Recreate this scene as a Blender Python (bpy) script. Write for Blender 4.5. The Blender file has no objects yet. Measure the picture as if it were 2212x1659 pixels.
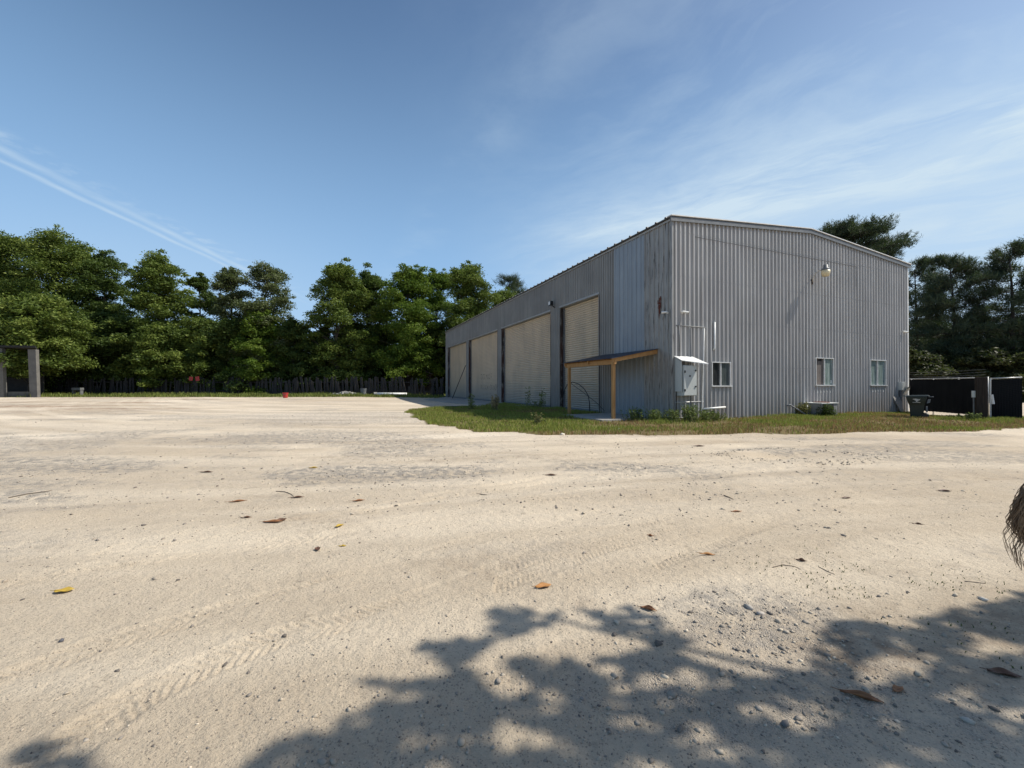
import bpy, math, random, zlib
import numpy as np
from mathutils import Vector, Matrix

random.seed(7)
rng = np.random.default_rng(7)
R = math.radians
scene = bpy.context.scene
col = scene.collection

# ------------------------------------------------------------------ frame of the place
CAMH = 1.5
FPX, CX, HY = 890.0, 1106.0, 834.0            # authoring aid: reference pixels (2212 wide) to ground metres
ANG = R(22.6)
P0 = np.array([7.04, 18.1, 0.0])              # near corner of the warehouse
U1 = np.array([-math.sin(ANG), math.cos(ANG), 0.0])   # along the long wall, away
U2 = np.array([math.cos(ANG), math.sin(ANG), 0.0])    # along the gable wall, to the right
UP = np.array([0, 0, 1.0])
SUN_D = np.array([0.870, 0.018, 1.0]); SUN_D = SUN_D / np.linalg.norm(SUN_D)


def at(x, y, Y):
    return np.array([(x - CX) / FPX * Y, Y, CAMH + (HY - y) / FPX * Y])


def GP(t, out, z):      # gable wall coordinates
    return P0 + t * U2 - out * U1 + z * UP


def LP(s, out, z):      # long wall coordinates
    return P0 + s * U1 - out * U2 + z * UP


def smooth(a, b, x):
    t = np.clip((np.asarray(x, float) - a) / (b - a), 0, 1)
    return t * t * (3 - 2 * t)


# ------------------------------------------------------------------ noise (numpy)
def vnoise(x, y, seed=0):
    xi = np.floor(x).astype(np.int64); yi = np.floor(y).astype(np.int64)
    xf = x - xi; yf = y - yi
    xf = xf * xf * (3 - 2 * xf); yf = yf * yf * (3 - 2 * yf)

    def h(a, b):
        n = (a * 374761393 + b * 668265263 + seed * 982451653) & 0x7fffffff
        n = ((n ^ (n >> 13)) * 1274126177) & 0x7fffffff
        n = (n ^ (n >> 16)) & 0xffff
        return n / 65535.0
    a = h(xi, yi); b = h(xi + 1, yi); c = h(xi, yi + 1); d = h(xi + 1, yi + 1)
    return (a + (b - a) * xf) * (1 - yf) + (c + (d - c) * xf) * yf


def fbm(x, y, octv=4, seed=0):
    s = 0; a = 0.5; t = 0
    for i in range(octv):
        s = s + a * vnoise(x * 2 ** i + 17.3 * i, y * 2 ** i - 9.1 * i, seed + i); t += a; a *= 0.5
    return s / t


# ------------------------------------------------------------------ ground height
def base_h(x, y):
    x = np.asarray(x, float); y = np.asarray(y, float)
    h = 0.18 * smooth(36, 56, y) * smooth(-6, -18, x)
    h = h - 0.10 * smooth(19.5, 23, x) * smooth(16, 21, y)
    h = h + 0.05 * (fbm(x * .16, y * .16, 2, 5) - .5) * smooth(3.5, 8, np.hypot(x, y))
    return h


# ------------------------------------------------------------------ nodes / materials
def new_mat(name):
    m = bpy.data.materials.new(name); m.use_nodes = True
    nt = m.node_tree
    b = nt.nodes['Principled BSDF']
    return m, nt, b


def nd(nt, t, **kw):
    n = nt.nodes.new(t)
    for k, v in kw.items():
        if k.startswith('i_'):
            key = k[2:]
            key = int(key) if key.isdigit() else key
            n.inputs[key].default_value = v
        else:
            setattr(n, k, v)
    return n


def coords(nt, space='Object', scale=(1, 1, 1), rot=(0, 0, 0)):
    tc = nd(nt, 'ShaderNodeTexCoord'); mp = nd(nt, 'ShaderNodeMapping')
    mp.inputs['Scale'].default_value = scale; mp.inputs['Rotation'].default_value = rot
    if space == 'Position':
        g = nd(nt, 'ShaderNodeNewGeometry'); nt.links.new(g.outputs['Position'], mp.inputs['Vector'])
    else:
        nt.links.new(tc.outputs[space], mp.inputs['Vector'])
    return mp.outputs[0]


def noise(nt, vec, scale, detail=5, rough=.6, lo=.35, hi=.65, dist=0):
    n = nd(nt, 'ShaderNodeTexNoise', i_Scale=scale, i_Detail=detail, i_Roughness=rough, i_Distortion=dist)
    nt.links.new(vec, n.inputs['Vector'])
    r = nd(nt, 'ShaderNodeMapRange', i_1=lo, i_2=hi)
    nt.links.new(n.outputs[0], r.inputs[0])
    return r.outputs[0]


def mixc(nt, fac, a, b, blend='MIX'):
    m = nd(nt, 'ShaderNodeMix', data_type='RGBA', blend_type=blend)
    for sock, v in ((m.inputs[0], fac), (m.inputs[6], a), (m.inputs[7], b)):
        if hasattr(v, 'is_output') or isinstance(v, bpy.types.NodeSocket):
            nt.links.new(v, sock)
        elif isinstance(v, (int, float)):
            sock.default_value = v
        else:
            sock.default_value = (*v, 1)
    return m.outputs[2]


def mulf(nt, a, b, op='MULTIPLY', clamp=False):
    m = nd(nt, 'ShaderNodeMath', operation=op, use_clamp=clamp)
    for i, v in enumerate((a, b)):
        if isinstance(v, bpy.types.NodeSocket):
            nt.links.new(v, m.inputs[i])
        else:
            m.inputs[i].default_value = v
    return m.outputs[0]


def bump(nt, b, h, strength=.3, dist=.01):
    n = nd(nt, 'ShaderNodeBump', i_Strength=strength, i_Distance=dist)
    nt.links.new(h, n.inputs['Height']); nt.links.new(n.outputs[0], b.inputs['Normal'])


def mat(name, c1, c2=None, scale=3, rough=.7, metal=0, bmp=0, stretch=(1, 1, 1), c3=None, scale3=1.2, lo3=.55, hi3=.7,
        stretch3=None, spec=None, lo=.35, hi=.65):
    m, nt, b = new_mat(name)
    b.inputs['Roughness'].default_value = rough; b.inputs['Metallic'].default_value = metal
    if spec is not None:
        b.inputs['Specular IOR Level'].default_value = spec
    c2 = c2 or tuple(v * .75 for v in c1)
    v = coords(nt, 'Object', stretch)
    f = noise(nt, v, scale, lo=lo, hi=hi)
    c = mixc(nt, f, c1, c2)
    if c3:
        v3 = coords(nt, 'Object', stretch3 or stretch)
        f3 = noise(nt, v3, scale3, lo=lo3, hi=hi3)
        c = mixc(nt, f3, c, c3)
    nt.links.new(c, b.inputs['Base Color'])
    if bmp:
        bump(nt, b, f, bmp, .01)
    return m


def leaf_mat(name, ca, cb, cc, trans=.35, rough=.6):
    m, nt, b = new_mat(name)
    at_ = nd(nt, 'ShaderNodeAttribute', attribute_name='var')
    r = nd(nt, 'ShaderNodeValToRGB')
    r.color_ramp.elements[0].color = (*ca, 1); r.color_ramp.elements[1].color = (*cc, 1)
    e = r.color_ramp.elements.new(.5); e.color = (*cb, 1)
    nt.links.new(at_.outputs['Fac'], r.inputs[0])
    nt.links.new(r.outputs[0], b.inputs['Base Color'])
    b.inputs['Roughness'].default_value = rough
    b.inputs['Specular IOR Level'].default_value = .25
    tr = nd(nt, 'ShaderNodeBsdfTranslucent')
    tcol = mixc(nt, .5, r.outputs[0], (.10, .16, .02))
    nt.links.new(tcol, tr.inputs[0])
    mx = nd(nt, 'ShaderNodeMixShader', i_0=trans)
    nt.links.new(b.outputs[0], mx.inputs[1]); nt.links.new(tr.outputs[0], mx.inputs[2])
    nt.links.new(mx.outputs[0], nt.nodes['Material Output'].inputs[0])
    return m


# ------------------------------------------------------------------ mesh building
class MB:
    def __init__(self):
        self.v = []; self.f = []

    def add(self, vs, fs):
        o = len(self.v)
        self.v += [tuple(float(c) for c in v) for v in vs]
        self.f += [tuple(i + o for i in f) for f in fs]
        return self

    def hexa(self, c8):
        return self.add(c8, [(0, 3, 2, 1), (4, 5, 6, 7), (0, 1, 5, 4), (1, 2, 6, 5), (2, 3, 7, 6), (3, 0, 4, 7)])

    def boxf(self, F, a0, a1, b0, b1, c0, c1):   # box in a wall frame F(t,out,z)
        return self.hexa([F(a0, b0, c0), F(a1, b0, c0), F(a1, b1, c0), F(a0, b1, c0),
                          F(a0, b0, c1), F(a1, b0, c1), F(a1, b1, c1), F(a0, b1, c1)])

    def box(self, c, s, rz=0, rx=0, ry=0):
        M = Matrix.Rotation(rz, 3, 'Z') @ Matrix.Rotation(ry, 3, 'Y') @ Matrix.Rotation(rx, 3, 'X')
        c = Vector(c); vs = []
        for z in (-.5, .5):
            for x, y in ((-.5, -.5), (.5, -.5), (.5, .5), (-.5, .5)):
                vs.append(c + M @ Vector((x * s[0], y * s[1], z * s[2])))
        return self.hexa(vs)

    def beam(self, a, b, w, h, up=(0, 0, 1)):
        a = Vector(a); b = Vector(b); d = (b - a).normalized(); upv = Vector(up)
        s = d.cross(upv).normalized(); u = s.cross(d)
        vs = []
        for p in (a, b):
            for i, j in ((-.5, -.5), (.5, -.5), (.5, .5), (-.5, .5)):
                vs.append(p + s * i * w + u * j * h)
        return self.hexa(vs)

    def tube(self, pts, rad, n=8, cap=True):
        pts = [Vector(p) for p in pts]
        if not hasattr(rad, '__len__'):
            rad = [rad] * len(pts)
        vs = []; fs = []
        prev = None
        for i, p in enumerate(pts):
            d = (pts[min(i + 1, len(pts) - 1)] - pts[max(i - 1, 0)])
            d = d.normalized() if d.length > 1e-9 else Vector((0, 0, 1))
            if prev is None:
                a = d.cross(Vector((0, 0, 1)))
                if a.length < .05:
                    a = d.cross(Vector((1, 0, 0)))
            else:
                a = prev - d * prev.dot(d)
            a.normalize(); prev = a; b = d.cross(a)
            for k in range(n):
                t = 2 * math.pi * k / n
                vs.append(p + (a * math.cos(t) + b * math.sin(t)) * rad[i])
        for i in range(len(pts) - 1):
            for k in range(n):
                fs.append((i * n + k, i * n + (k + 1) % n, (i + 1) * n + (k + 1) % n, (i + 1) * n + k))
        if cap:
            fs.append(tuple(range(n - 1, -1, -1))); fs.append(tuple((len(pts) - 1) * n + k for k in range(n)))
        return self.add(vs, fs)

    def lathe(self, c, prof, n=16, axis=None):
        c = Vector(c); M = Matrix.Identity(3)
        if axis is not None:
            M = Vector((0, 0, 1)).rotation_difference(Vector(axis)).to_matrix()
        vs = []; fs = []
        for r, z in prof:
            for k in range(n):
                t = 2 * math.pi * k / n
                vs.append(c + M @ Vector((r * math.cos(t), r * math.sin(t), z)))
        for i in range(len(prof) - 1):
            for k in range(n):
                fs.append((i * n + k, i * n + (k + 1) % n, (i + 1) * n + (k + 1) % n, (i + 1) * n + k))
        fs.append(tuple(range(n - 1, -1, -1))); fs.append(tuple((len(prof) - 1) * n + k for k in range(n)))
        return self.add(vs, fs)

    def build(self, name, m, parent=None, loc=None, smoothf=False, bevel=0):
        root = parent
        while root is not None and root.parent is not None:
            root = root.parent
        off = Vector(root.location) if root is not None else Vector(loc if loc is not None else (0, 0, 0))
        me = bpy.data.meshes.new(name)
        me.from_pydata([Vector(v) - off for v in self.v], [], self.f)
        me.materials.append(m)
        o = bpy.data.objects.new(name, me); col.objects.link(o)
        if parent is not None:
            o.parent = parent
        else:
            o.location = off
        if smoothf:
            for p in me.polygons:
                p.use_smooth = True
        if bevel:
            bv = o.modifiers.new('bevel', 'BEVEL'); bv.width = bevel; bv.segments = 2; bv.limit_method = 'ANGLE'
        return o


def np_obj(name, verts, faces, m, parent=None, loc=(0, 0, 0), attrs=None, smoothf=False):
    """verts (N,3), faces (M,k) numpy, world coordinates; linked as one mesh object."""
    root = parent
    while root is not None and root.parent is not None:
        root = root.parent
    off = np.array(root.location) if root is not None else np.array(loc, float)
    me = bpy.data.meshes.new(name)
    verts = (np.asarray(verts, float) - off).astype(np.float32); faces = np.asarray(faces, np.int32)
    n, k = faces.shape
    me.vertices.add(len(verts)); me.vertices.foreach_set('co', verts.ravel())
    me.loops.add(n * k); me.loops.foreach_set('vertex_index', faces.ravel())
    me.polygons.add(n); me.polygons.foreach_set('loop_start', np.arange(0, n * k, k, dtype=np.int32))
    if smoothf:
        me.polygons.foreach_set('use_smooth', np.ones(n, bool))
    me.update(calc_edges=True)
    for an, av in (attrs or {}).items():
        if av.ndim == 1:
            a = me.attributes.new(an, 'FLOAT', 'POINT'); a.data.foreach_set('value', av.astype(np.float32))
        else:
            a = me.attributes.new(an, 'FLOAT_COLOR', 'POINT'); a.data.foreach_set('color', av.astype(np.float32).ravel())
    me.materials.append(m)
    o = bpy.data.objects.new(name, me); col.objects.link(o)
    if parent is not None:
        o.parent = parent
    else:
        o.location = off
    return o


def tag(o, label, cat, group=None, kind=None):
    if label: o['label'] = label
    if cat: o['category'] = cat
    if group: o['group'] = group
    if kind: o['kind'] = kind
    return o


def thing(name, label, cat, loc, group=None):
    o = bpy.data.objects.new(name, None); col.objects.link(o)
    o.location = [float(v) for v in loc]; o.empty_display_size = .2
    return tag(o, label, cat, group)


# ================================================================== CAMERA, LIGHT, WORLD
cam = bpy.data.cameras.new('camera'); co = bpy.data.objects.new('camera', cam); col.objects.link(co)
co.location = (0, 0, CAMH); co.rotation_euler = (R(90.29), 0, 0)
cam.sensor_width = 36; cam.lens = 36 * FPX / 2212; cam.clip_start = .05; cam.clip_end = 6000
scene.camera = co

sun = bpy.data.lights.new('sun', 'SUN'); so = bpy.data.objects.new('sun', sun); col.objects.link(so)
sun.energy = 5.0; sun.angle = R(.53); sun.color = (1, .94, .84)
so.rotation_euler = Vector(SUN_D).to_track_quat('Z', 'Y').to_euler()
so.location = (40, 0, 60)
ELEV = math.asin(SUN_D[2]); AZ = math.atan2(SUN_D[0], SUN_D[1])

w = bpy.data.worlds.new('World'); scene.world = w; w.use_nodes = True
nt = w.node_tree; bg = nt.nodes['Background']
sky = nd(nt, 'ShaderNodeTexSky', sky_type='NISHITA', sun_disc=False, sun_elevation=ELEV, sun_rotation=AZ,
         air_density=1.0, dust_density=1.3, ozone_density=1.8, altitude=50)
tc = nd(nt, 'ShaderNodeTexCoord'); sep = nd(nt, 'ShaderNodeSeparateXYZ'); nt.links.new(tc.outputs['Generated'], sep.inputs[0])
zc = mulf(nt, sep.outputs[2], .02, 'MAXIMUM')
px = mulf(nt, sep.outputs[0], zc, 'DIVIDE'); py = mulf(nt, sep.outputs[1], zc, 'DIVIDE')


def wadd(*terms):   # sum of (socket, coeff) and constants
    acc = None
    for t in terms:
        v = mulf(nt, t[0], t[1]) if isinstance(t, tuple) else t
        acc = v if acc is None else mulf(nt, acc, v, 'ADD')
    return acc


def wnoise(x, y, z, scale, detail, lo, hi, rough=.6, dist=0):
    c = nd(nt, 'ShaderNodeCombineXYZ')
    for i, v in enumerate((x, y, z)):
        if isinstance(v, bpy.types.NodeSocket): nt.links.new(v, c.inputs[i])
        else: c.inputs[i].default_value = v
    return noise(nt, c.outputs[0], scale, detail, rough, lo, hi, dist)


def wstep(v, a, b):
    m = nd(nt, 'ShaderNodeMapRange', interpolation_type='SMOOTHSTEP', i_1=a, i_2=b); nt.links.new(v, m.inputs[0])
    return m.outputs[0]


def wband(v, c, hw):
    d = mulf(nt, wadd(v, -c), 0, 'ADD'); d = nd(nt, 'ShaderNodeMath', operation='ABSOLUTE'); nt.links.new(wadd(v, -c), d.inputs[0])
    return wstep(d.outputs[0], hw, 0)


# streak coordinates on the cloud sheet: along (-.78,.62), across (.62,.78)
al = wadd((px, -.78), (py, .62)); ac = wadd((px, .62), (py, .78))
wob = wnoise(al, ac, 0, 1.1, 3, 0, 1)
acw = wadd(ac, (wob, .5), -.25)
n1 = wnoise(wadd((al, .8)), wadd((acw, 2.3)), 0, 1.0, 8, .38, .80, .66, .35)
n2 = wnoise(wadd((al, 1.3)), wadd((acw, 2.2)), 5, .8, 8, .44, .80, .64, .3)
rightm = wstep(px, -.5, 1.3)
band = wband(acw, 2.42, .75)
cir = mulf(nt, mulf(nt, n1, band), 1.3)
cir = mulf(nt, cir, rightm)
veil = mulf(nt, mulf(nt, n2, wstep(px, -.6, 1.2)), .50)
soft = mulf(nt, wstep(acw, 1.0, 3.0), mulf(nt, wstep(px, -.7, 1.5), .56))
# contrails on the left
cx1 = wadd(px, (py, .066)); cw = wnoise(px, py, 2, 3.0, 3, 0, 1)
cx1 = wadd(cx1, (cw, .05), -.025)
tr1 = mulf(nt, wband(cx1, -2.05, .060), .42); tr2 = mulf(nt, wband(cx1, -2.15, .042), .50)
tr3 = mulf(nt, mulf(nt, wband(cx1, -1.94, .11), .40), wnoise(px, py, 3, 9, 5, .45, .7))
trn = wnoise(wadd((px, 3.0)), wadd((py, .8)), 7, 2.0, 5, .25, .6)
tr = mulf(nt, mulf(nt, wadd(tr1, tr2, tr3), trn), mulf(nt, wstep(py, 5.5, 3.2), wstep(py, .2, 1.0)))
lefth = mulf(nt, wstep(px, -.4, -3.0), mulf(nt, wstep(py, 1.2, 3.5), .22))
wisp = mulf(nt, wband(wadd((px, .9), (py, .42)), .62, .22), mulf(nt, wnoise(px, py, 9, 2.2, 6, .45, .8), .20))
cl = mulf(nt, wadd(cir, veil, soft, tr, lefth, wisp), wstep(sep.outputs[2], .0, .06), 'MULTIPLY', True)
hs = nd(nt, 'ShaderNodeHueSaturation', i_Saturation=1.16); nt.links.new(sky.outputs[0], hs.inputs['Color'])
lowsky = mulf(nt, wstep(sep.outputs[2], .85, .08), .80)
air = mixc(nt, lowsky, hs.outputs[0], (3.3, 5.6, 8.6))
cmix = mixc(nt, cl, air, (5.6, 6.9, 8.0))
nt.links.new(cmix, bg.inputs[0]); bg.inputs[1].default_value = .10

vs_ = scene.view_settings
vs_.view_transform = 'Standard'; vs_.look = 'None'; vs_.exposure = .14; vs_.gamma = 1
scene.cycles.max_bounces = 6; scene.cycles.transparent_max_bounces = 6
scene.cycles.use_denoising = True

# ================================================================== MATERIALS
M = {}
M['gable'] = None
m, nt, b = new_mat('galvanised_siding')
v = coords(nt, 'Object', (1, 1, 1)); vst = coords(nt, 'Object', (9, 9, .35))
f1 = noise(nt, v, .45, 4, lo=.35, hi=.7); f2 = noise(nt, vst, 1.0, 5, lo=.35, hi=.7); f3 = noise(nt, v, 14, 4, lo=.62, hi=.75)
vr_ = coords(nt, 'Object', (1, 1, 1), (0, 0, -ANG)); sr_ = nd(nt, 'ShaderNodeSeparateXYZ'); nt.links.new(vr_, sr_.inputs[0])
sh_ = nd(nt, 'ShaderNodeMath', operation='FLOOR'); nt.links.new(mulf(nt, sr_.outputs[0], 1 / (.262 * 4)), sh_.inputs[0])
wn_ = nd(nt, 'ShaderNodeTexWhiteNoise', noise_dimensions='1D'); nt.links.new(sh_.outputs[0], wn_.inputs['W'])
c = mixc(nt, f1, (.50, .495, .485), (.41, .405, .40)); c = mixc(nt, mulf(nt, f2, .55), c, (.24, .225, .215))
c = mixc(nt, mulf(nt, wn_.outputs[0], .38), c, (.33, .325, .325))
vst2 = coords(nt, 'Object', (5, 5, .12)); f5 = noise(nt, vst2, 1.6, 6, .7, lo=.60, hi=.72)
c = mixc(nt, mulf(nt, f5, .55), c, (.20, .14, .10))
c = mixc(nt, mulf(nt, f3, .4), c, (.55, .54, .52))
sx = nd(nt, 'ShaderNodeSeparateXYZ'); nt.links.new(v, sx.inputs[0])
low = nd(nt, 'ShaderNodeMapRange', i_1=1.2, i_2=.1); nt.links.new(sx.outputs[2], low.inputs[0])
c = mixc(nt, mulf(nt, low.outputs[0], mulf(nt, f2, .8)), c, (.25, .2, .15))
nt.links.new(c, b.inputs['Base Color']); b.inputs['Metallic'].default_value = .08; b.inputs['Roughness'].default_value = .55
bump(nt, b, f1, .08, .05)
M['gable'] = m


def wallmat(name, ca, cb, cs, sm=.5, metal=.25):
    m, nt, b = new_mat(name)
    v = coords(nt, 'Object'); vs = coords(nt, 'Object', (7, 7, .22)); vs2 = coords(nt, 'Object', (16, 16, .9))
    f1 = noise(nt, v, .5, 4); f2 = noise(nt, vs, 1, 5, lo=.42, hi=.68); f3 = noise(nt, vs2, 1, 6, .7, lo=.56, hi=.66)
    c = mixc(nt, f1, ca, cb); c = mixc(nt, mulf(nt, f2, .5), c, tuple(x * .7 for x in cb)); c = mixc(nt, mulf(nt, f3, sm), c, cs)
    nt.links.new(c, b.inputs['Base Color']); b.inputs['Metallic'].default_value = metal; b.inputs['Roughness'].default_value = .5
    return m


M['siding'] = wallmat('grey_siding', (.305, .295, .275), (.245, .238, .225), (.13, .13, .13), .35)
M['siding_blue'] = wallmat('bluish_siding', (.31, .345, .375), (.26, .295, .33), (.12, .14, .17), .3)
M['siding_worn'] = wallmat('weathered_siding', (.36, .355, .335), (.255, .25, .24), (.035, .03, .028), 1.3)
M['trim'] = mat('grey_trim', (.36, .36, .35), (.28, .28, .27), 2, .5, .3)
M['roof'] = mat('roof_metal', (.10, .10, .10), (.07, .07, .07), 1.5, .6, .2)
M['cap'] = mat('ridge_cap_white', (.78, .77, .74), (.62, .6, .57), 3, .4)
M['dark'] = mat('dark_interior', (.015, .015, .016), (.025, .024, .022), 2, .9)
m, nt, b = new_mat('rollup_door_paint')
v = coords(nt, 'Object'); vs = coords(nt, 'Object', (1.2, 1.2, .25))
f1 = noise(nt, v, .35, 4, lo=.3, hi=.7); f2 = noise(nt, vs, 1.1, 5, lo=.45, hi=.75); f3 = noise(nt, v, 1.6, 5, .7, lo=.58, hi=.75)
c = mixc(nt, f1, (.62, .52, .39), (.54, .45, .335)); c = mixc(nt, mulf(nt, f2, .6), c, (.36, .315, .25))
c = mixc(nt, mulf(nt, f3, .35), c, (.24, .225, .19))
sx = nd(nt, 'ShaderNodeSeparateXYZ'); nt.links.new(v, sx.inputs[0])
low = nd(nt, 'ShaderNodeMapRange', i_1=1.9, i_2=.2); nt.links.new(sx.outputs[2], low.inputs[0])
c = mixc(nt, mulf(nt, low.outputs[0], .55), c, (.24, .25, .26))
nt.links.new(c, b.inputs['Base Color']); b.inputs['Roughness'].default_value = .6
M['door'] = m
m, nt, b = new_mat('rusted_jamb')
v = coords(nt, 'Object', (1, 1, .22)); f1 = noise(nt, v, 5, 5, .65, lo=.42, hi=.50); f2 = noise(nt, v, 2.2, 4, lo=.45, hi=.6)
c = mixc(nt, f1, (.20, .185, .165), (.028, .020, .017)); c = mixc(nt, mulf(nt, f2, .6), c, (.075, .028, .018))
nt.links.new(c, b.inputs['Base Color']); b.inputs['Roughness'].default_value = .85
M['jamb'] = m
M['white'] = mat('white_paint', (.78, .78, .76), (.66, .66, .63), 5, .45)
M['alum'] = mat('aluminium', (.68, .68, .67), (.55, .55, .54), 6, .4, .3)
M['cabinet'] = mat('grey_enamel', (.52, .54, .52), (.46, .48, .46), 2.5, .4, stretch=(1, 1, .5))
M['black'] = mat('black_plastic', (.012, .012, .012), (.02, .02, .02), 5, .5)
M['rust'] = mat('rust', (.13, .035, .018), (.07, .02, .012), 8, .9)
M['glass_dark'] = mat('dark_glass', (.018, .022, .024), (.05, .05, .048), 2.5, .08, stretch=(3, 3, .6))
M['glass_green'] = mat('dusty_screened_glass', (.22, .28, .26), (.13, .17, .16), 2.2, .16, stretch=(5, 5, .7), c3=(.34, .40, .38), scale3=1.5, stretch3=(6, 6, .4))
M['board'] = mat('window_board', (.16, .135, .12), (.10, .085, .08), 2.5, .8, stretch=(5, 5, .6), c3=(.06, .05, .05), scale3=1, stretch3=(6, 6, .5))
M['lumber'] = mat('new_lumber', (.46, .25, .09), (.36, .18, .06), 3, .7, stretch=(3, 3, .7), c3=(.24, .11, .035), scale3=4, lo3=.62, hi3=.72)
M['awn'] = mat('dark_blue_sheet', (.035, .042, .06), (.05, .055, .075), 4, .45, .3)
M['conc'] = mat('old_concrete', (.36, .35, .32), (.27, .26, .24), 3, .9, bmp=.2, c3=(.17, .16, .14), scale3=1.3)
M['timber'] = mat('weathered_timber', (.052, .041, .034), (.028, .023, .02), 3, .95, spec=.1, stretch=(8, 8, .5), bmp=.5)
M['plank'] = mat('grey_planks', (.05, .045, .042), (.02, .018, .018), 1.2, .95, stretch=(3, 3, .4))
M['bark'] = mat('bark', (.085, .07, .055), (.045, .038, .03), 5, .95, stretch=(2, 2, .5), bmp=.4)
M['barkpale'] = mat('pale_bark', (.20, .175, .145), (.12, .105, .09), 5, .95, stretch=(2, 2, .5))
M['barkpine'] = mat('pine_bark', (.06, .048, .04), (.03, .026, .024), 4, .95, stretch=(2, 2, .6), bmp=.4)
M['bin'] = mat('dark_green_plastic', (.012, .022, .018), (.018, .028, .024), 3, .42)
M['binl'] = mat('dark_green_lid', (.02, .03, .027), (.03, .04, .036), 3, .3)
M['mesh'] = None
m, nt, b = new_mat('black_privacy_screen')
v = coords(nt, 'Object', (1, 1, 1), (0, 0, 0))
ck = nd(nt, 'ShaderNodeTexWave', wave_type='BANDS', bands_direction='DIAGONAL', i_Scale=6.0, i_Distortion=0)
nt.links.new(v, ck.inputs[0]); f = noise(nt, v, .8, 3)
c = mixc(nt, f, (.007, .008, .009), (.012, .013, .015)); c = mixc(nt, mulf(nt, ck.outputs[1], .25), c, (.025, .026, .028))
nt.links.new(c, b.inputs['Base Color']); b.inputs['Roughness'].default_value = .9; b.inputs['Specular IOR Level'].default_value = .12
M['mesh'] = m
M['galv'] = mat('galvanised_pipe', (.55, .55, .54), (.42, .42, .41), 6, .4, .5)
M['wire'] = mat('wire', (.22, .22, .22), (.12, .11, .1), 8, .5, .6)
M['redp'] = mat('red_plastic', (.42, .03, .025), (.30, .02, .02), 6, .5)
M['greyp'] = mat('grey_plastic', (.16, .17, .18), (.11, .12, .13), 4, .55)
M['greyp2'] = mat('weathered_grey_paint', (.27, .27, .265), (.2, .2, .195), 3, .6)
M['yellow'] = mat('lamp_refractor', (.74, .64, .42), (.62, .52, .32), 4, .35)
M['slate'] = mat('grey_board', (.34, .33, .31), (.26, .255, .24), 4, .8)
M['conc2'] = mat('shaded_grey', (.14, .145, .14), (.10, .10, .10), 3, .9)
M['greyd'] = mat('dark_sealant', (.09, .09, .095), (.06, .06, .065), 9, .8)
M['hose'] = mat('black_hose', (.012, .014, .018), (.02, .022, .028), 6, .5)
M['leafA'] = leaf_mat('foliage_mid', (.056, .088, .018), (.122, .170, .032), (.22, .265, .058))
M['leafB'] = leaf_mat('foliage_bright', (.065, .115, .016), (.120, .190, .026), (.19, .25, .04), .42)
M['leafC'] = leaf_mat('foliage_pale', (.065, .080, .038), (.115, .140, .06), (.17, .19, .09), .38)
M['leafD'] = leaf_mat('foliage_dark', (.034, .058, .014), (.070, .110, .025), (.13, .175, .042), .35)
M['needle'] = leaf_mat('pine_needles', (.028, .044, .028), (.054, .076, .044), (.095, .112, .062), .2)
M['needleO'] = leaf_mat('olive_needles', (.028, .034, .014), (.052, .058, .022), (.09, .09, .036), .25)
m, nt, b = new_mat('grass_blades')
a_ = nd(nt, 'ShaderNodeAttribute', attribute_name='tint'); nt.links.new(a_.outputs['Color'], b.inputs['Base Color'])
b.inputs['Roughness'].default_value = .7; b.inputs['Specular IOR Level'].default_value = .2
tr_ = nd(nt, 'ShaderNodeBsdfTranslucent'); nt.links.new(a_.outputs['Color'], tr_.inputs[0])
mx_ = nd(nt, 'ShaderNodeMixShader', i_0=.3); nt.links.new(b.outputs[0], mx_.inputs[1]); nt.links.new(tr_.outputs[0], mx_.inputs[2])
nt.links.new(mx_.outputs[0], nt.nodes['Material Output'].inputs[0])
M['grass'] = m
m, nt, b = new_mat('stones')
a_ = nd(nt, 'ShaderNodeAttribute', attribute_name='tint'); nt.links.new(a_.outputs['Color'], b.inputs['Base Color'])
b.inputs['Roughness'].default_value = .9
M['stone'] = m

# ================================================================== GROUND
# tyre tracks: curves y(x) through points read off the lot
def curve_pts(px_pts):
    p = np.array([[(x - CX) / FPX * (CAMH * FPX / (y - HY)), CAMH * FPX / (y - HY)] for x, y in px_pts])
    # resample with Catmull-Rom
    out = []
    q = np.vstack([2 * p[0] - p[1], p, 2 * p[-1] - p[-2]])
    for i in range(1, len(q) - 2):
        for t in np.linspace(0, 1, 40, endpoint=False):
            a, b_, c_, d_ = q[i - 1], q[i], q[i + 1], q[i + 2]
            out.append(.5 * ((2 * b_) + (c_ - a) * t + (2 * a - 5 * b_ + 4 * c_ - d_) * t * t + (3 * b_ - a - 3 * c_ + d_) * t ** 3))
    out.append(p[-1]); out = np.array(out)
    s = np.concatenate([[0], np.cumsum(np.hypot(*np.diff(out, axis=0).T))])
    return out, s


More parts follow.
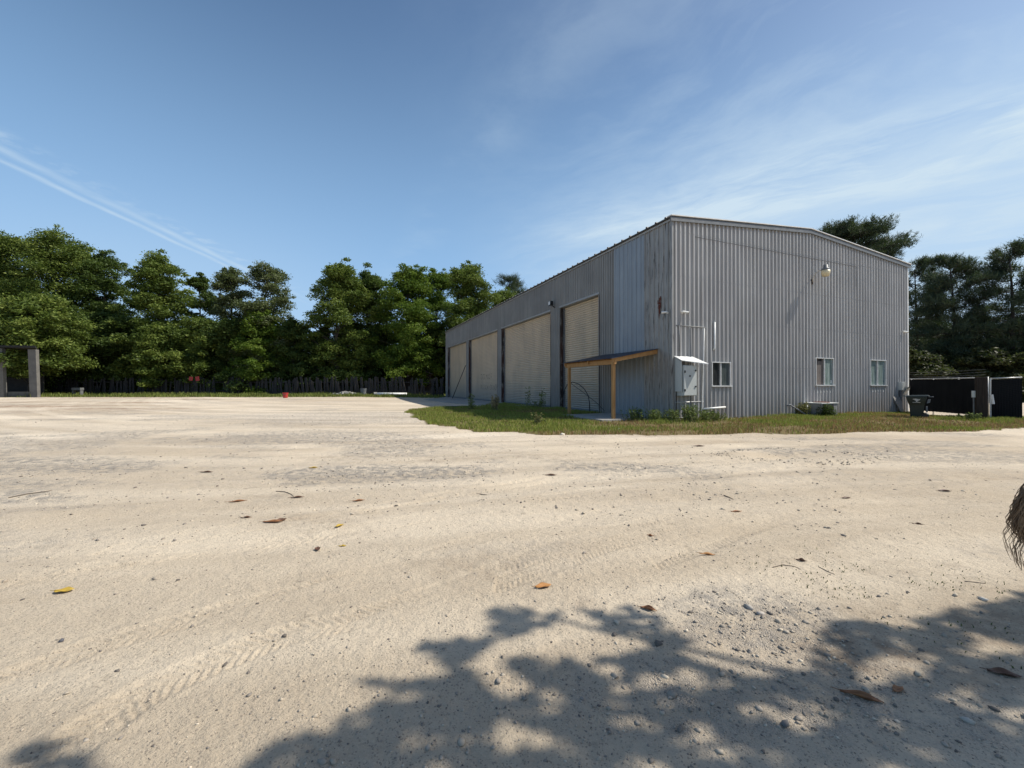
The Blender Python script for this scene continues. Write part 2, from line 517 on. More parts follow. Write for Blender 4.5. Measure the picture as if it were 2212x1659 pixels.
TRACKS = [  # (pixel points, half width m, depth m, tread pitch m, tread height m)
    ([(180, 1590), (350, 1478), (600, 1378), (825, 1318), (1100, 1218), (1246, 1168), (1456, 1118), (1900, 1052), (2300, 1010)], .115, .010, .058, .013),
    ([(60, 1450), (230, 1388), (550, 1298), (700, 1263), (900, 1208), (1100, 1148), (1400, 1085), (1900, 1022), (2400, 985)], .11, .009, .055, .011),
    ([(200, 1228), (390, 1198), (600, 1168), (800, 1138), (1100, 1088), (1500, 1035), (1900, 995), (2400, 965)], .13, .018, .09, .014),
    ([(400, 1160), (700, 1118), (900, 1085), (1100, 1053), (1500, 1008), (2000, 972), (2400, 952)], .14, .022, .10, .016),
    ([(800, 1095), (900, 1075), (1106, 1045), (1400, 1008), (1800, 975), (2300, 945)], .14, .02, .11, .016),
    ([(1200, 1215), (1300, 1180), (1500, 1130), (1800, 1070), (2250, 1020)], .12, .008, .05, .011),
    ([(1500, 1180), (1700, 1110), (2000, 1050), (2400, 1005)], .13, .011, .06, .012),
    ([(1000, 1530), (1200, 1420), (1320, 1340), (1420, 1290), (1600, 1222), (1900, 1140), (2300, 1080)], .10, .005, .05, .004),
]


def ground_fields(x, y):
    r = np.hypot(x, y)
    near = smooth(16, 6, r)
    h = base_h(x, y)
    fine = 0.020 * (fbm(x * 1.1, y * 1.1, 3, 11) - .5) + 0.010 * (fbm(x * 5, y * 5, 3, 12) - .5)
    gr = 0.010 * (fbm(x * 22, y * 22, 3, 13) - .5)
    h = h + fine * smooth(60, 10, r) + gr * near
    # broad wheel ruts sweeping to the right
    h = h + .018 * np.sin((y - .28 * x + 1.2 * fbm(x * .3, y * .3, 2, 3)) * 5.5) * smooth(30, 8, r) * smooth(2.2, 4.5, y)
    trk = np.zeros_like(x)
    for pts, hw, dep, pitch, th in TRACKS:
        c, s = curve_pts(pts)
        lo = c.min(0) - .5; hi = c.max(0) + .5
        idx = np.where((x > lo[0]) & (x < hi[0]) & (y > lo[1]) & (y < hi[1]))[0]
        for ch in np.array_split(idx, max(1, len(idx) // 20000)):
            if len(ch) == 0: continue
            xx = x[ch].astype(np.float32); yy = y[ch].astype(np.float32)
            d2 = (xx[:, None] - c[None, :, 0].astype(np.float32)) ** 2 + (yy[:, None] - c[None, :, 1].astype(np.float32)) ** 2
            k = d2.argmin(1); k = np.clip(k, 1, len(c) - 2)
            tx = c[k + 1] - c[k - 1]; tx = tx / np.linalg.norm(tx, axis=1)[:, None]
            dx = xx - c[k, 0]; dy = yy - c[k, 1]
            along = s[k] + dx * tx[:, 0] + dy * tx[:, 1]
            lat = -dx * tx[:, 1] + dy * tx[:, 0]
            inside = smooth(hw * 1.25, hw * .9, np.abs(lat))
            berm = np.exp(-((np.abs(lat) - hw * 1.25) / (hw * .28)) ** 2)
            ph = (along + np.abs(lat) * .75 * np.where(lat > 0, 1, .9)) / pitch + np.where(lat > 0, .5, 0)
            tread = smooth(.45, .62, np.abs((ph % 1) - .5) * 2) * smooth(.04, .12, np.abs(lat) / hw)
            wear = smooth(.30, .48, fbm(along * .9, lat * 4 + hw * 50, 3, 31))
            h[ch] += (-dep * inside + .3 * dep * berm + th * .75 * (tread - .5) * inside * wear * smooth(.20, .45, fbm(along * 3.1, lat * 9 + 7, 3, 37))) * (.4 + .6 * wear)
            trk[ch] = np.maximum(trk[ch], inside * wear)
    # pothole with a stony rim
    qx = (x - 6.2) / 1.25; qy = (y - 8.9) / .62; q = np.hypot(qx, qy)
    h = h - .055 * smooth(1.0, .3, q) + .015 * np.exp(-((q - 1.15) / .2) ** 2)
    # attributes
    g = smooth(.52, .70, fbm(x * .35, y * .55, 4, 21)) * .8 * smooth(2.6, 5, y)
    g = np.maximum(g, .30 * smooth(3, 7, y) * smooth(.25, .6, fbm(x * .9, y * .9, 3, 29)))
    for (gx, gy, rx, ry, a) in ((-2.2, 7.2, 2.6, .9, 1), (2.0, 7.6, 1.6, .6, .9), (9.5, 9.0, 3, 1.2, .8), (-9.5, 7.8, 4.5, 1.2, .9),
                                (-6, 12, 5, 2.2, .9), (-8, 20, 7, 6, .8), (1.55, 2.65, .75, .5, .8), (1.6, 2.0, 1.3, .5, .55), (6.2, 9.6, 1.7, .45, .8), (-3.2, 24.5, 2.5, 3.0, 1)):
        q2 = np.hypot((x - gx) / rx, (y - gy) / ry) + .7 * (fbm(x * 1.3, y * 1.3, 3, 23) - .5)
        g = np.maximum(g, a * smooth(1.1, .45, q2))
    red = smooth(-14, -30, x + 6 * (fbm(x * .3, y * .3, 3, 41) - .5)) * smooth(20, 30, y) * smooth(56, 40, y) * smooth(.4, .6, fbm(x * .12, y * .4, 4, 43))
    dirt = smooth(1.5, 3.2, x) * smooth(4.5, 2.2, y) * .8
    dirt = np.maximum(dirt * smooth(.35, .6, fbm(x * 1.6, y * 1.6, 4, 44)), smooth(.62, .8, fbm(x * .5, y * .9, 4, 47)) * .35)
    pale = smooth(.50, .72, fbm(x * .12 + 3, y * .5, 4, 51)) * smooth(5, 12, y)
    q3 = np.hypot((x - 1.95) / .45, (y - 2.35) / .3) + .8 * (fbm(x * 4, y * 4, 3, 49) - .5)
    dirt = np.maximum(dirt, smooth(1.1, .5, q3) * .9)
    pale = pale + 2 * np.floor(0 * pale)
    return h, g, red, dirt, pale, trk


def in_poly(x, y, poly):
    ins = np.zeros(x.shape, bool); n = len(poly); j = n - 1
    for i in range(n):
        xi, yi = poly[i]; xj, yj = poly[j]
        cnd = ((yi > y) != (yj > y)) & (x < (xj - xi) * (y - yi) / (yj - yi + 1e-12) + xi)
        ins ^= cnd; j = i
    return ins


GRASS_POLY = [(-6.6, 25.6), (-6.0, 23.2), (-4.6, 19.6), (-3.0, 15.7), (-.9, 13.2), (1.3, 12.75), (5.5, 12.7), (10, 13.1), (14, 13.6), (17.6, 14.4), (24, 16.5), (34, 19.5),
              (34, 22), (24.0, 21.0), (22.4, 22.6), (24.0, 25.3), (7.04, 18.1), (-.8, 36.8), (-1.6, 33), (-2.6, 30.5), (-4.0, 28.6), (-5.6, 27.6)]


def edge_warp(x, y):
    return x + 1.1 * (fbm(x * .8, y * .8, 4, 61) - .5), y + 1.1 * (fbm(x * .8, y * .8, 4, 67) - .5)


th_f = np.arange(-R(63), R(63), .0037)
th_b = np.linspace(R(63), 2 * math.pi - R(63), 84, endpoint=False)
TH = np.concatenate([th_f, th_b]); nth = len(TH)
rr = [0.25]
while rr[-1] < 1.2: rr.append(rr[-1] * 1.05)
while rr[-1] < 13: rr.append(rr[-1] * 1.0047)
while rr[-1] < 90: rr.append(rr[-1] * 1.012)
while rr[-1] < 2500: rr.append(rr[-1] * 1.25)
RR = np.array(rr); nr = len(RR)
gx = (RR[:, None] * np.sin(TH)[None, :]).ravel(); gy = (RR[:, None] * np.cos(TH)[None, :]).ravel()
gh, gg, gred, gdirt, gpale, gtrk = ground_fields(gx, gy)
wx, wy = edge_warp(gx, gy)
glane = smooth(.30, .70, fbm((gx + .2 * gy) * .16, (gy - .30 * gx + .02 * gx * gx * np.sign(gx)) * 1.5, 4, 131))
gsoil = in_poly(wx, wy, GRASS_POLY).astype(float)
gsoil = np.maximum(gsoil, smooth(49, 52, gy + 2.5 * (fbm(gx * .25, gy * .25, 3, 71) - .5)) * smooth(-8, -16, gx))
gsoil = np.maximum(gsoil, smooth(64, 70, gy))
gv = np.stack([gx, gy, gh], 1)
ci = len(gv); gv = np.vstack([gv, [[0, 0, base_h(0, 0)]]])
I = np.arange(nr - 1)[:, None] * nth + np.arange(nth)[None, :]
J = np.arange(nr - 1)[:, None] * nth + (np.arange(nth)[None, :] + 1) % nth
quads = np.stack([I, I + nth, J + nth, J], -1).reshape(-1, 4)[:, ::-1]
cap = np.stack([np.full(nth, ci), np.full(nth, ci), np.arange(nth), (np.arange(nth) + 1) % nth], -1)

m, nt, b = new_mat('sandy_lot')
pos = coords(nt, 'Position')
def A(n):
    return nd(nt, 'ShaderNodeAttribute', attribute_name=n).outputs['Fac']
fA = noise(nt, pos, .55, 6, .65, .35, .7); fB = noise(nt, pos, 5, 6, .7, .35, .68); fC = noise(nt, pos, 55, 4, .7, .35, .7); fD = noise(nt, pos, 190, 3, .7, .35, .7)
c = mixc(nt, fA, (.67, .57, .43), (.53, .44, .32))
c = mixc(nt, mulf(nt, fB, .45), c, (.44, .355, .26))
c = mixc(nt, mulf(nt, fC, .40), c, (.72, .615, .47))
c = mixc(nt, mulf(nt, fD, .45), c, (.33, .265, .195))
c = mixc(nt, mulf(nt, A('pale'), .7), c, (.76, .66, .52))
c = mixc(nt, mulf(nt, A('lane'), .42), c, (.72, .625, .49))
c = mixc(nt, mulf(nt, mulf(nt, A('lane'), -1.0, 'MULTIPLY_ADD') if False else mulf(nt, 1.0, A('lane'), 'SUBTRACT'), .30), c, (.40, .325, .24))
# grit and stone colours
vo = nd(nt, 'ShaderNodeTexVoronoi', i_Scale=150.0); nt.links.new(pos, vo.inputs['Vector'])
vr = nd(nt, 'ShaderNodeSeparateColor'); nt.links.new(vo.outputs['Color'], vr.inputs[0])
stone = mixc(nt, vr.outputs[0], (.58, .54, .49), (.27, .255, .245))
vo2 = nd(nt, 'ShaderNodeTexVoronoi', i_Scale=9.0); nt.links.new(pos, vo2.inputs['Vector'])
vr2 = nd(nt, 'ShaderNodeSeparateColor'); nt.links.new(vo2.outputs['Color'], vr2.inputs[0])
stone = mixc(nt, mulf(nt, vr2.outputs[1], .45), stone, (.26, .25, .24))
gm = mulf(nt, A('gravel'), noise(nt, pos, 7, 5, .7, .38, .62))
c = mixc(nt, mulf(nt, gm, .72), c, stone)
# scattered dark specks everywhere
sp = nd(nt, 'ShaderNodeMapRange', i_1=.90, i_2=.95); nt.links.new(vr.outputs[2], sp.inputs[0])
c = mixc(nt, mulf(nt, sp.outputs[0], .55), c, (.17, .145, .125))
fl_ = mulf(nt, noise(nt, pos, 3.2, 8, .82, .585, .66), noise(nt, pos, .8, 3, .6, .42, .62))
c = mixc(nt, mulf(nt, fl_, .55), c, (.20, .165, .125))
fl2 = noise(nt, pos, 26, 6, .85, .60, .70)
c = mixc(nt, mulf(nt, fl2, .45), c, (.19, .155, .115))
c = mixc(nt, mulf(nt, A('dirt'), mulf(nt, fB, .9)), c, (.21, .155, .11))
c = mixc(nt, mulf(nt, A('red'), mulf(nt, noise(nt, pos, 2.2, 6, .7, .35, .6), .8)), c, (.20, .115, .07))
soilc = mixc(nt, noise(nt, pos, 3, 5, .6), (.13, .11, .05), (.21, .155, .08))
c = mixc(nt, A('soil'), c, soilc)
nt.links.new(c, b.inputs['Base Color']); b.inputs['Roughness'].default_value = .95; b.inputs['Specular IOR Level'].default_value = .12
hb = wb = mulf(nt, noise(nt, pos, 60, 5, .75, 0, 1), 1.0)
hb = mulf(nt, hb, mulf(nt, noise(nt, pos, 16, 4, .7, 0, 1), 1.2), 'ADD')
hb = mulf(nt, hb, mulf(nt, mulf(nt, vo.outputs['Distance'], gm), -1.5), 'ADD')
bump(nt, b, hb, .9, .018)
M['ground'] = m
z1 = np.zeros(1)
attrs = dict(lane=np.concatenate([glane, z1]), gravel=np.concatenate([gg, z1]), red=np.concatenate([gred, z1]), dirt=np.concatenate([gdirt, z1]), pale=np.concatenate([gpale, z1]), soil=np.concatenate([gsoil, z1]))
go = np_obj('ground', gv, quads, M['ground'], None, (0, 0, 0), attrs, True)
go['kind'] = 'structure'


def gz(x, y):
    return float(base_h(np.array([x]), np.array([y]))[0])


# ------------------------------------------------------------------ loose stones
def stone_protos(k=14):
    import bmesh
    out = []
    for i in range(k):
        bm = bmesh.new(); bmesh.ops.create_icosphere(bm, subdivisions=1, radius=1)
        vv = np.array([v.co[:] for v in bm.verts]); ff = np.array([[v.index for v in f.verts] for f in bm.faces]); bm.free()
        vv = vv * (1 + .36 * rng.standard_normal((len(vv), 1)).clip(-1.2, 1.2)) * np.array([1, rng.uniform(.6, .95), rng.uniform(.4, .7)])
        out.append((vv, ff))
    return out


SP = stone_protos()


def scatter_stones(xs, ys, sz, tints):
    V = []; Fc = []; T = []; o = 0
    hs, *_ = ground_fields(xs, ys)
    for i in range(len(xs)):
        vv, ff = SP[i % len(SP)]
        a = rng.uniform(0, 6.28); ca, sa = math.cos(a), math.sin(a)
        p = vv * sz[i]
        q = np.stack([p[:, 0] * ca - p[:, 1] * sa + xs[i], p[:, 0] * sa + p[:, 1] * ca + ys[i], p[:, 2] + hs[i] + sz[i] * .12], 1)
        V.append(q); Fc.append(ff + o); o += len(vv); T.append(np.repeat(tints[i][None, :], len(vv), 0))
    return np.vstack(V), np.vstack(Fc), np.vstack(T)


def stone_tint(n):
    base = np.array([[.42, .36, .28], [.34, .295, .24], [.25, .22, .185], [.52, .45, .35], [.15, .13, .11], [.38, .32, .25]])
    t = base[rng.choice(6, n, p=[.22, .22, .18, .14, .12, .12])] * rng.uniform(.8, 1.15, (n, 1))
    return np.concatenate([t, np.ones((n, 1))], 1)


n = 17000
r_ = np.exp(rng.uniform(np.log(1.4), np.log(13), n)); a_s = rng.uniform(-R(56), R(56), n)
xs = r_ * np.sin(a_s); ys = r_ * np.cos(a_s)
_, g_, *_x = ground_fields(xs.copy(), ys.copy())
keep = (rng.uniform(0, 1, n) < .40 + .6 * g_) & ~in_poly(xs, ys, GRASS_POLY)
xs, ys = xs[keep], ys[keep]
sz = np.exp(rng.normal(np.log(.0034), .5, len(xs))) * (1 + .07 * np.hypot(xs, ys))
# stony patch at the shade's edge
k = 520
ax = rng.normal(1.55, .42, k); ay = rng.normal(2.55, .30, k); az_ = np.exp(rng.normal(np.log(.0066), .5, k))
k2 = 520
bx = rng.normal(1.45, .75, k2); by = rng.normal(2.0, .28, k2); bz = np.exp(rng.normal(np.log(.0058), .6, k2))
k3 = 260
q_ = rng.uniform(0, 6.28, k3); cxr = 6.2 + 1.5 * np.cos(q_) * rng.uniform(.85, 1.25, k3); cyr = 8.9 + .75 * np.sin(q_) * rng.uniform(.85, 1.3, k3); czr = np.exp(rng.normal(np.log(.016), .4, k3))
k5 = 520
ex_ = rng.normal(-.25, .55, k5); ey_ = rng.normal(1.95, .28, k5); ez_ = np.exp(rng.normal(np.log(.0048), .45, k5))
ax = np.concatenate([ax, ex_]); ay = np.concatenate([ay, ey_]); az_ = np.concatenate([az_, ez_])
k4 = 6500
r4 = np.exp(rng.uniform(np.log(5), np.log(34), k4)); a4 = rng.uniform(-R(55), R(40), k4); fx = r4 * np.sin(a4); fy4 = r4 * np.cos(a4)
_, g4, *_x = ground_fields(fx.copy(), fy4.copy()); kp = (rng.uniform(0, 1, k4) < .25 + .75 * g4) & ~in_poly(fx, fy4, GRASS_POLY) & ((fx - P0[0]) * U2[0] + (fy4 - P0[1]) * U2[1] < -1)
fx = fx[kp]; fy4 = fy4[kp]; fz = np.exp(rng.normal(np.log(.011), .5, len(fx))).clip(.006, .03)
xs = np.concatenate([xs, ax, bx, cxr, fx]); ys = np.concatenate([ys, ay, by, cyr, fy4]); sz = np.concatenate([sz, az_, bz, czr, fz]).clip(.003, .026)
V, Fc, T = scatter_stones(xs, ys, sz, stone_tint(len(xs)))
so_ = np_obj('gravel', V, Fc, M['stone'], None, (0, 0, 0), {'tint': T})
tag(so_, 'loose gravel and grit scattered over the sandy lot', 'gravel', kind='stuff')

# ------------------------------------------------------------------ grass
def blades(xs, ys, hs, hgt, wid, tint, lean=.45):
    n = len(xs); a = rng.uniform(0, 6.28, n); d = np.stack([np.cos(a), np.sin(a)], 1)
    la = rng.uniform(0, 6.28, n); lm = rng.uniform(.05, lean, n) * hgt
    lx, ly = np.cos(la) * lm, np.sin(la) * lm
    b0 = np.stack([xs - d[:, 0] * wid, ys - d[:, 1] * wid, hs - .01], 1); b1 = np.stack([xs + d[:, 0] * wid, ys + d[:, 1] * wid, hs - .01], 1)
    m0 = np.stack([xs - d[:, 0] * wid * .8 + lx * .35, ys - d[:, 1] * wid * .8 + ly * .35, hs + hgt * .6], 1)
    m1 = np.stack([xs + d[:, 0] * wid * .8 + lx * .35, ys + d[:, 1] * wid * .8 + ly * .35, hs + hgt * .6], 1)
    t0 = np.stack([xs + lx - d[:, 0] * wid * .1, ys + ly - d[:, 1] * wid * .1, hs + hgt], 1); t1 = np.stack([xs + lx + d[:, 0] * wid * .1, ys + ly + d[:, 1] * wid * .1, hs + hgt], 1)
    V = np.stack([b0, b1, m0, m1, t0, t1], 1).reshape(-1, 3)
    i = np.arange(n)[:, None] * 6
    F = np.concatenate([i + [0, 1, 3, 2], i + [2, 3, 5, 4]], 0)
    T = np.repeat(np.concatenate([tint, np.ones((n, 1))], 1), 6, 0)
    return V, F, T


n = 300000
xs = rng.uniform(-8, 34, n); ys = rng.uniform(11.5, 38, n)
wx, wy = edge_warp(xs, ys)
ins = in_poly(wx, wy, GRASS_POLY)
xs, ys = xs[ins], ys[ins]
vsd = (xs - P0[0]) * U2[0] + (ys - P0[1]) * U2[1]; vsl = (xs - P0[0]) * U1[0] + (ys - P0[1]) * U1[1]
ingable = -vsl      # distance in front of the gable
slab = (vsd > -3.3) & (vsd < .1) & (vsl > .6) & (vsl < 4.4)
dn = fbm(xs * .9, ys * .9, 4, 81)
keep = (~slab) & (rng.uniform(0, 1, len(xs)) < .30 + 1.0 * smooth(.32, .56, dn)) & ~((vsd > 0) & (vsl > 0))
xs, ys, vsd, vsl = xs[keep], ys[keep], vsd[keep], vsl[keep]
frontness = smooth(.5, -2.5, np.where(vsd > 0, -vsl - 3.2, -vsl - 3.8))   # 1 near the wall
brown = smooth(.46, .66, fbm(xs * .45, ys * .7, 4, 91) + .13 * smooth(8, 13, xs) - .16 * smooth(4, -2, xs) + .14 * smooth(14.2, 12.8, ys))
brown = np.clip(brown, 0, 1)
tall = smooth(.45, .75, fbm(xs * .6, ys * .6, 3, 95))
tg = np.array([[.19, .245, .045]]) * rng.uniform(.6, 1.35, (len(xs), 1)); tg2 = np.array([[.29, .31, .07]]) * rng.uniform(.7, 1.2, (len(xs), 1))
tb = np.array([[.30, .205, .09]]) * rng.uniform(.55, 1.3, (len(xs), 1))
mixg = rng.uniform(0, 1, (len(xs), 1)); tg = tg * mixg + tg2 * (1 - mixg)
bm_ = (rng.uniform(0, 1, len(xs)) < brown * .75 + .08)[:, None]
tint = np.where(bm_, tb, tg)
hg = (.07 + .13 * tall * rng.uniform(.4, 1, len(xs)) + .05 * rng.uniform(0, 1, len(xs))) * np.where(bm_[:, 0], .75, 1)
V, F, T = blades(xs, ys, base_h(xs, ys), hg, rng.uniform(.006, .013, len(xs)), tint, .7)
go_ = np_obj('grass', V, F, M['grass'], None, (0, 0, 0), {'tint': T})
tag(go_, 'patchy green and brown grass in front of the metal warehouse', 'grass', kind='stuff')

n = 26000
xs = rng.uniform(-80, -9, n); ys = rng.uniform(49, 62, n)
keep = ys + 2.5 * (fbm(xs * .25, ys * .25, 3, 71) - .5) > 50.3 + 1.2 * (rng.uniform(0, 1, n) - .5); xs, ys = xs[keep], ys[keep]
tint = np.array([[.12, .165, .04]]) * rng.uniform(.5, 1.5, (len(xs), 1)) + np.array([[.05, .02, .0]]) * rng.uniform(0, 1, (len(xs), 1))
V, F, T = blades(xs, ys, base_h(xs, ys), rng.uniform(.1, .42, len(xs)) * (.6 + .8 * smooth(.4, .7, fbm(xs * .4, ys * .4, 3, 99))), rng.uniform(.02, .05, len(xs)), tint, .6)
go_ = np_obj('grass', V, F, M['grass'], None, (0, 0, 0), {'tint': T})
tag(go_, 'strip of rough grass along the foot of the plank fence', 'grass', kind='stuff')
# tiny green weeds in the sand on the right
n = 900
xs = rng.normal(2.75, .55, n); ys = rng.normal(3.0, .38, n)
cl_ = fbm(xs * 3.2, ys * 3.2, 3, 101); keep = (cl_ > .54); xs, ys = xs[keep], ys[keep]
tint = np.array([[.10, .125, .05]]) * rng.uniform(.6, 1.3, (len(xs), 1))
hs_, *_q = ground_fields(xs.copy(), ys.copy())
V, F, T = blades(xs, ys, hs_, rng.uniform(.006, .018, len(xs)), rng.uniform(.002, .005, len(xs)), tint, 1.6)
go_ = np_obj('ground_weeds', V, F, M['grass'], None, (0, 0, 0), {'tint': T})
tag(go_, 'sparse tiny green weeds creeping in the sand', 'weeds', kind='stuff')

# concrete apron along the roller doors
a = MB()
pts = [LP(13.5, .02, 0), LP(44, .02, 0), LP(44, 4.5, 0), LP(30, 5.0, 0), LP(20, 4.2, 0), LP(16, 3.0, 0)]
a.add([p + UP * .03 for p in pts] + [p - UP * .1 for p in pts], [tuple(range(6))[::-1]] + [(i, (i + 1) % 6, 6 + (i + 1) % 6, 6 + i) for i in range(6)])
o = a.build('concrete_apron', M['conc'], None, LP(28, 2, 0)); o['kind'] = 'structure'
a = MB(); a.boxf(LP, .75, 4.2, .05, 3.2, -.1, .07)
o = a.build('concrete_slab', M['conc'], None, LP(2.5, 1.5, 0), bevel=.015); o['kind'] = 'structure'

# ================================================================== WAREHOUSE
WL, WW, EAVE, RIDGE = 42.24, 18.6, 8.88, 9.66
wh = thing('warehouse', 'long grey corrugated metal warehouse with tan roller doors and low gable roof', 'warehouse', P0)


def ribbed(F, t0, t1, pitch, prof, ztop, openings=(), zbot=-.35, base=0.0):
    br = set([t0, t1]); pr = []
    k = 0; t = t0
    while t < t1 + pitch:
        for (q, d) in prof:
            pr.append((t + q * pitch, d))
        t += pitch
    pr = np.array(pr)
    for q in pr[:, 0]:
        if t0 < q < t1: br.add(round(float(q), 5))
    for o in openings:
        for q in o[:2]:
            if t0 < q < t1: br.add(q)
    for q in getattr(ztop, 'breaks', ()):
        if t0 < q < t1: br.add(q)
    br = sorted(br); mb = MB()
    for a_, b_ in zip(br[:-1], br[1:]):
        if b_ - a_ < 1e-5: continue
        mid = (a_ + b_) / 2
        da = base + np.interp(a_ + 1e-4, pr[:, 0], pr[:, 1]); db = base + np.interp(b_ - 1e-4, pr[:, 0], pr[:, 1])
        zs = [(zbot, None)]
        for (oa, ob, za, zb) in openings:
            if oa < mid < ob:
                new = []
                for lo, hi in zs:
                    H = hi if hi is not None else 99
                    if zb <= lo or za >= H: new.append((lo, hi)); continue
                    if za > lo: new.append((lo, za))
                    if zb < H: new.append((zb, hi))
                zs = new
        for lo, hi in zs:
            ta = hi if hi is not None else ztop(a_); tb = hi if hi is not None else ztop(b_)
            mb.add([F(a_, da, lo), F(b_, db, lo), F(b_, db, tb), F(a_, da, ta)], [(0, 1, 2, 3)])
    return mb


class GableTop:
    breaks = (WW / 2,)
    def __call__(self, t):
        return EAVE + (RIDGE - EAVE) * (1 - abs(t - WW / 2) / (WW / 2)) - .02


WIN = [(2.31, 3.43, 1.53, 2.58), (9.76, 11.2, 1.57, 2.97), (14.65, 16.15, 1.57, 2.98)]
RP = .262
PR = [(0, 0), (.30, 0), (.42, .082), (.64, .082), (.9999, 0)]
g = ribbed(GP, .02, WW, RP, PR, GableTop(), WIN)
for zr in (2.42, 4.5, 6.35, 8.32):      # fastener rows
    t = .02
    while t < WW - .3:
        if not any(a_ - .05 < t + .17 < b_ + .05 and za < zr < zb for a_, b_, za, zb in WIN):
            q = t + RP * .54
            g.boxf(GP, q - .011, q + .011, .080, .091, zr - .012, zr + .012)
        t += RP
g.build('gable_wall', M['gable'], wh)
lp = MB(); lp.boxf(GP, 1.26, 13.29, .0825, .088, 8.205, 8.23); lp.boxf(GP, 13.28, 13.30, .0825, .088, 7.1, 8.23); lp.build('lap_seam', M['greyd'], wh)
flat = lambda t: EAVE - .02
DOORS = [(5.55, 9.95, 'd4'), (11.37, 20.71, 'd3'), (21.88, 31.07, 'd2'), (32.05, 40.91, 'd1')]
DH = 6.68
opn = [(a_, b_, -.5, DH) for a_, b_, _ in DOORS]
PL = [(0, 0), (.55, 0), (.62, .045), (.78, .045), (.85, 0), (.9999, 0)]
ribbed(LP, .02, 1.8, .30, PL, flat).build('side_wall_panel', M['siding_worn'], wh)['label'] = 'weathered wall panels with dark streaks at the corner'
ribbed(LP, 1.8, 4.13, .335, PL, flat, base=.012).build('side_wall_panel', M['siding_blue'], wh)['label'] = 'bluish replacement wall panels'
ribbed(LP, 4.13, WL, .21, PL, flat, opn).build('side_wall', M['siding'], wh)
RPT = lambda t, out, z: P0 + (WW + out) * U2 + t * U1 + z * UP
BK = lambda t, out, z: P0 + (WL + out) * U1 + t * U2 + z * UP
ribbed(RPT, 0, WL, .3, PL, flat).build('rear_side_wall', M['siding'], wh)
ribbed(BK, 0, WW, .3, PL, GableTop()).build('rear_gable_wall', M['siding'], wh)
# roof
def RF(side):
    def F(t, up, s):     # t from eave to ridge 0..1, s along the length
        tt = (-.16 + (WW / 2 + .16) * t); z = EAVE + (RIDGE - EAVE) * (tt / (WW / 2)) + .02
        if side: tt = WW - tt
        return P0 + tt * U2 + s * U1 + (z + up) * UP
    return F
rf = MB()
for side in (0, 1):
    F = RF(side)
    rf.hexa([F(0, 0, -.12), F(1, 0, -.12), F(1, 0, WL + .12), F(0, 0, WL + .12), F(0, .05, -.12), F(1, .05, -.12), F(1, .05, WL + .12), F(0, .05, WL + .12)])
    s = .2
    while s < WL:
        rf.hexa([F(-.004, .045, s - .06), F(1, .045, s - .06), F(1, .045, s + .06), F(-.004, .045, s + .06), F(-.004, .10, s - .03), F(1, .10, s - .03), F(1, .10, s + .03), F(-.004, .10, s + .03)])
        s += .61
ro = rf.build('roof', M['roof'], wh)
rk = MB(); rc = MB()
for side in (0, 1):
    F = RF(side)
    for (mb, u0, u1, s0, s1) in ((rk, -.17, -.003, -.135, -.07), (rc, .052, .095, -.17, .12)):
        mb.hexa([F(-.002, u0, s0), F(1, u0, s0), F(1, u0, s1), F(-.002, u0, s1), F(-.002, u1, s0), F(1, u1, s0), F(1, u1, s1), F(-.002, u1, s1)])
rk.build('rake_trim', M['greyp'], ro); rc.build('rake_cap', M['cap'], ro)
ev = MB(); ev.boxf(LP, -.0, WL, .048, .07, EAVE - .10, EAVE - .005); ev.build('eave_trim', M['trim'], wh)
ct = MB(); ct.boxf(LP, -.07, .03, -.02, .062, -.3, EAVE - .1); ct.build('corner_trim', M['siding_worn'], wh)
ct = MB(); ct.boxf(GP, WW - .03, WW + .06, -.05, .062, -.3, EAVE - .2); ct.build('corner_trim', M['cap'], wh)
# roller doors
for a_, b_, nme in DOORS:
    d = MB(); rec = -.31; pit = .138; z = .05; prof = [(0, -.06), (.06, -.06), (.16, .006), (.5, .030), (.84, .012), (.92, -.06), (1, -.06)]
    rows = []
    while z < DH + .1:
        for q, dd in prof[:-1]: rows.append((z + q * pit, dd))
        z += pit
    vs = []
    for zz, dd in rows: vs += [LP(a_ - .02, rec + dd, zz), LP(b_ + .02, rec + dd, zz)]
    d.add(vs, [(2 * i, 2 * i + 1, 2 * i + 3, 2 * i + 2) for i in range(len(rows) - 1)])
    do = d.build('roller_door', M['door'], wh)
    bb = MB(); bb.boxf(LP, a_ + .06, b_ - .06, rec + .005, rec + .05, -.05, .13); bb.build('bottom_bar', M['greyp'], do)
    j = MB()
    j.boxf(LP, b_ - .001, b_ + .10, -.36, .012, -.3, DH); j.build('door_jamb', M['jamb'], wh)
    j = MB(); j.boxf(LP, a_ - .10, a_ + .001, -.36, .012, -.3, DH); j.build('door_jamb', M['jamb'], wh)
    gd = MB(); gd.boxf(LP, b_ - .09, b_ - .004, rec + .03, rec + .09, -.02, DH - .02); gd.build('door_guide', M['greyp'], do)
    gd = MB(); gd.boxf(LP, a_ + .004, a_ + .09, rec + .03, rec + .09, -.02, DH - .02); gd.build('door_guide', M['greyp'], do)
    hd = MB(); hd.boxf(LP, a_ - .1, b_ + .1, -.36, .052, DH - .001, DH + .11); hd.build('door_header', M['trim'], wh)
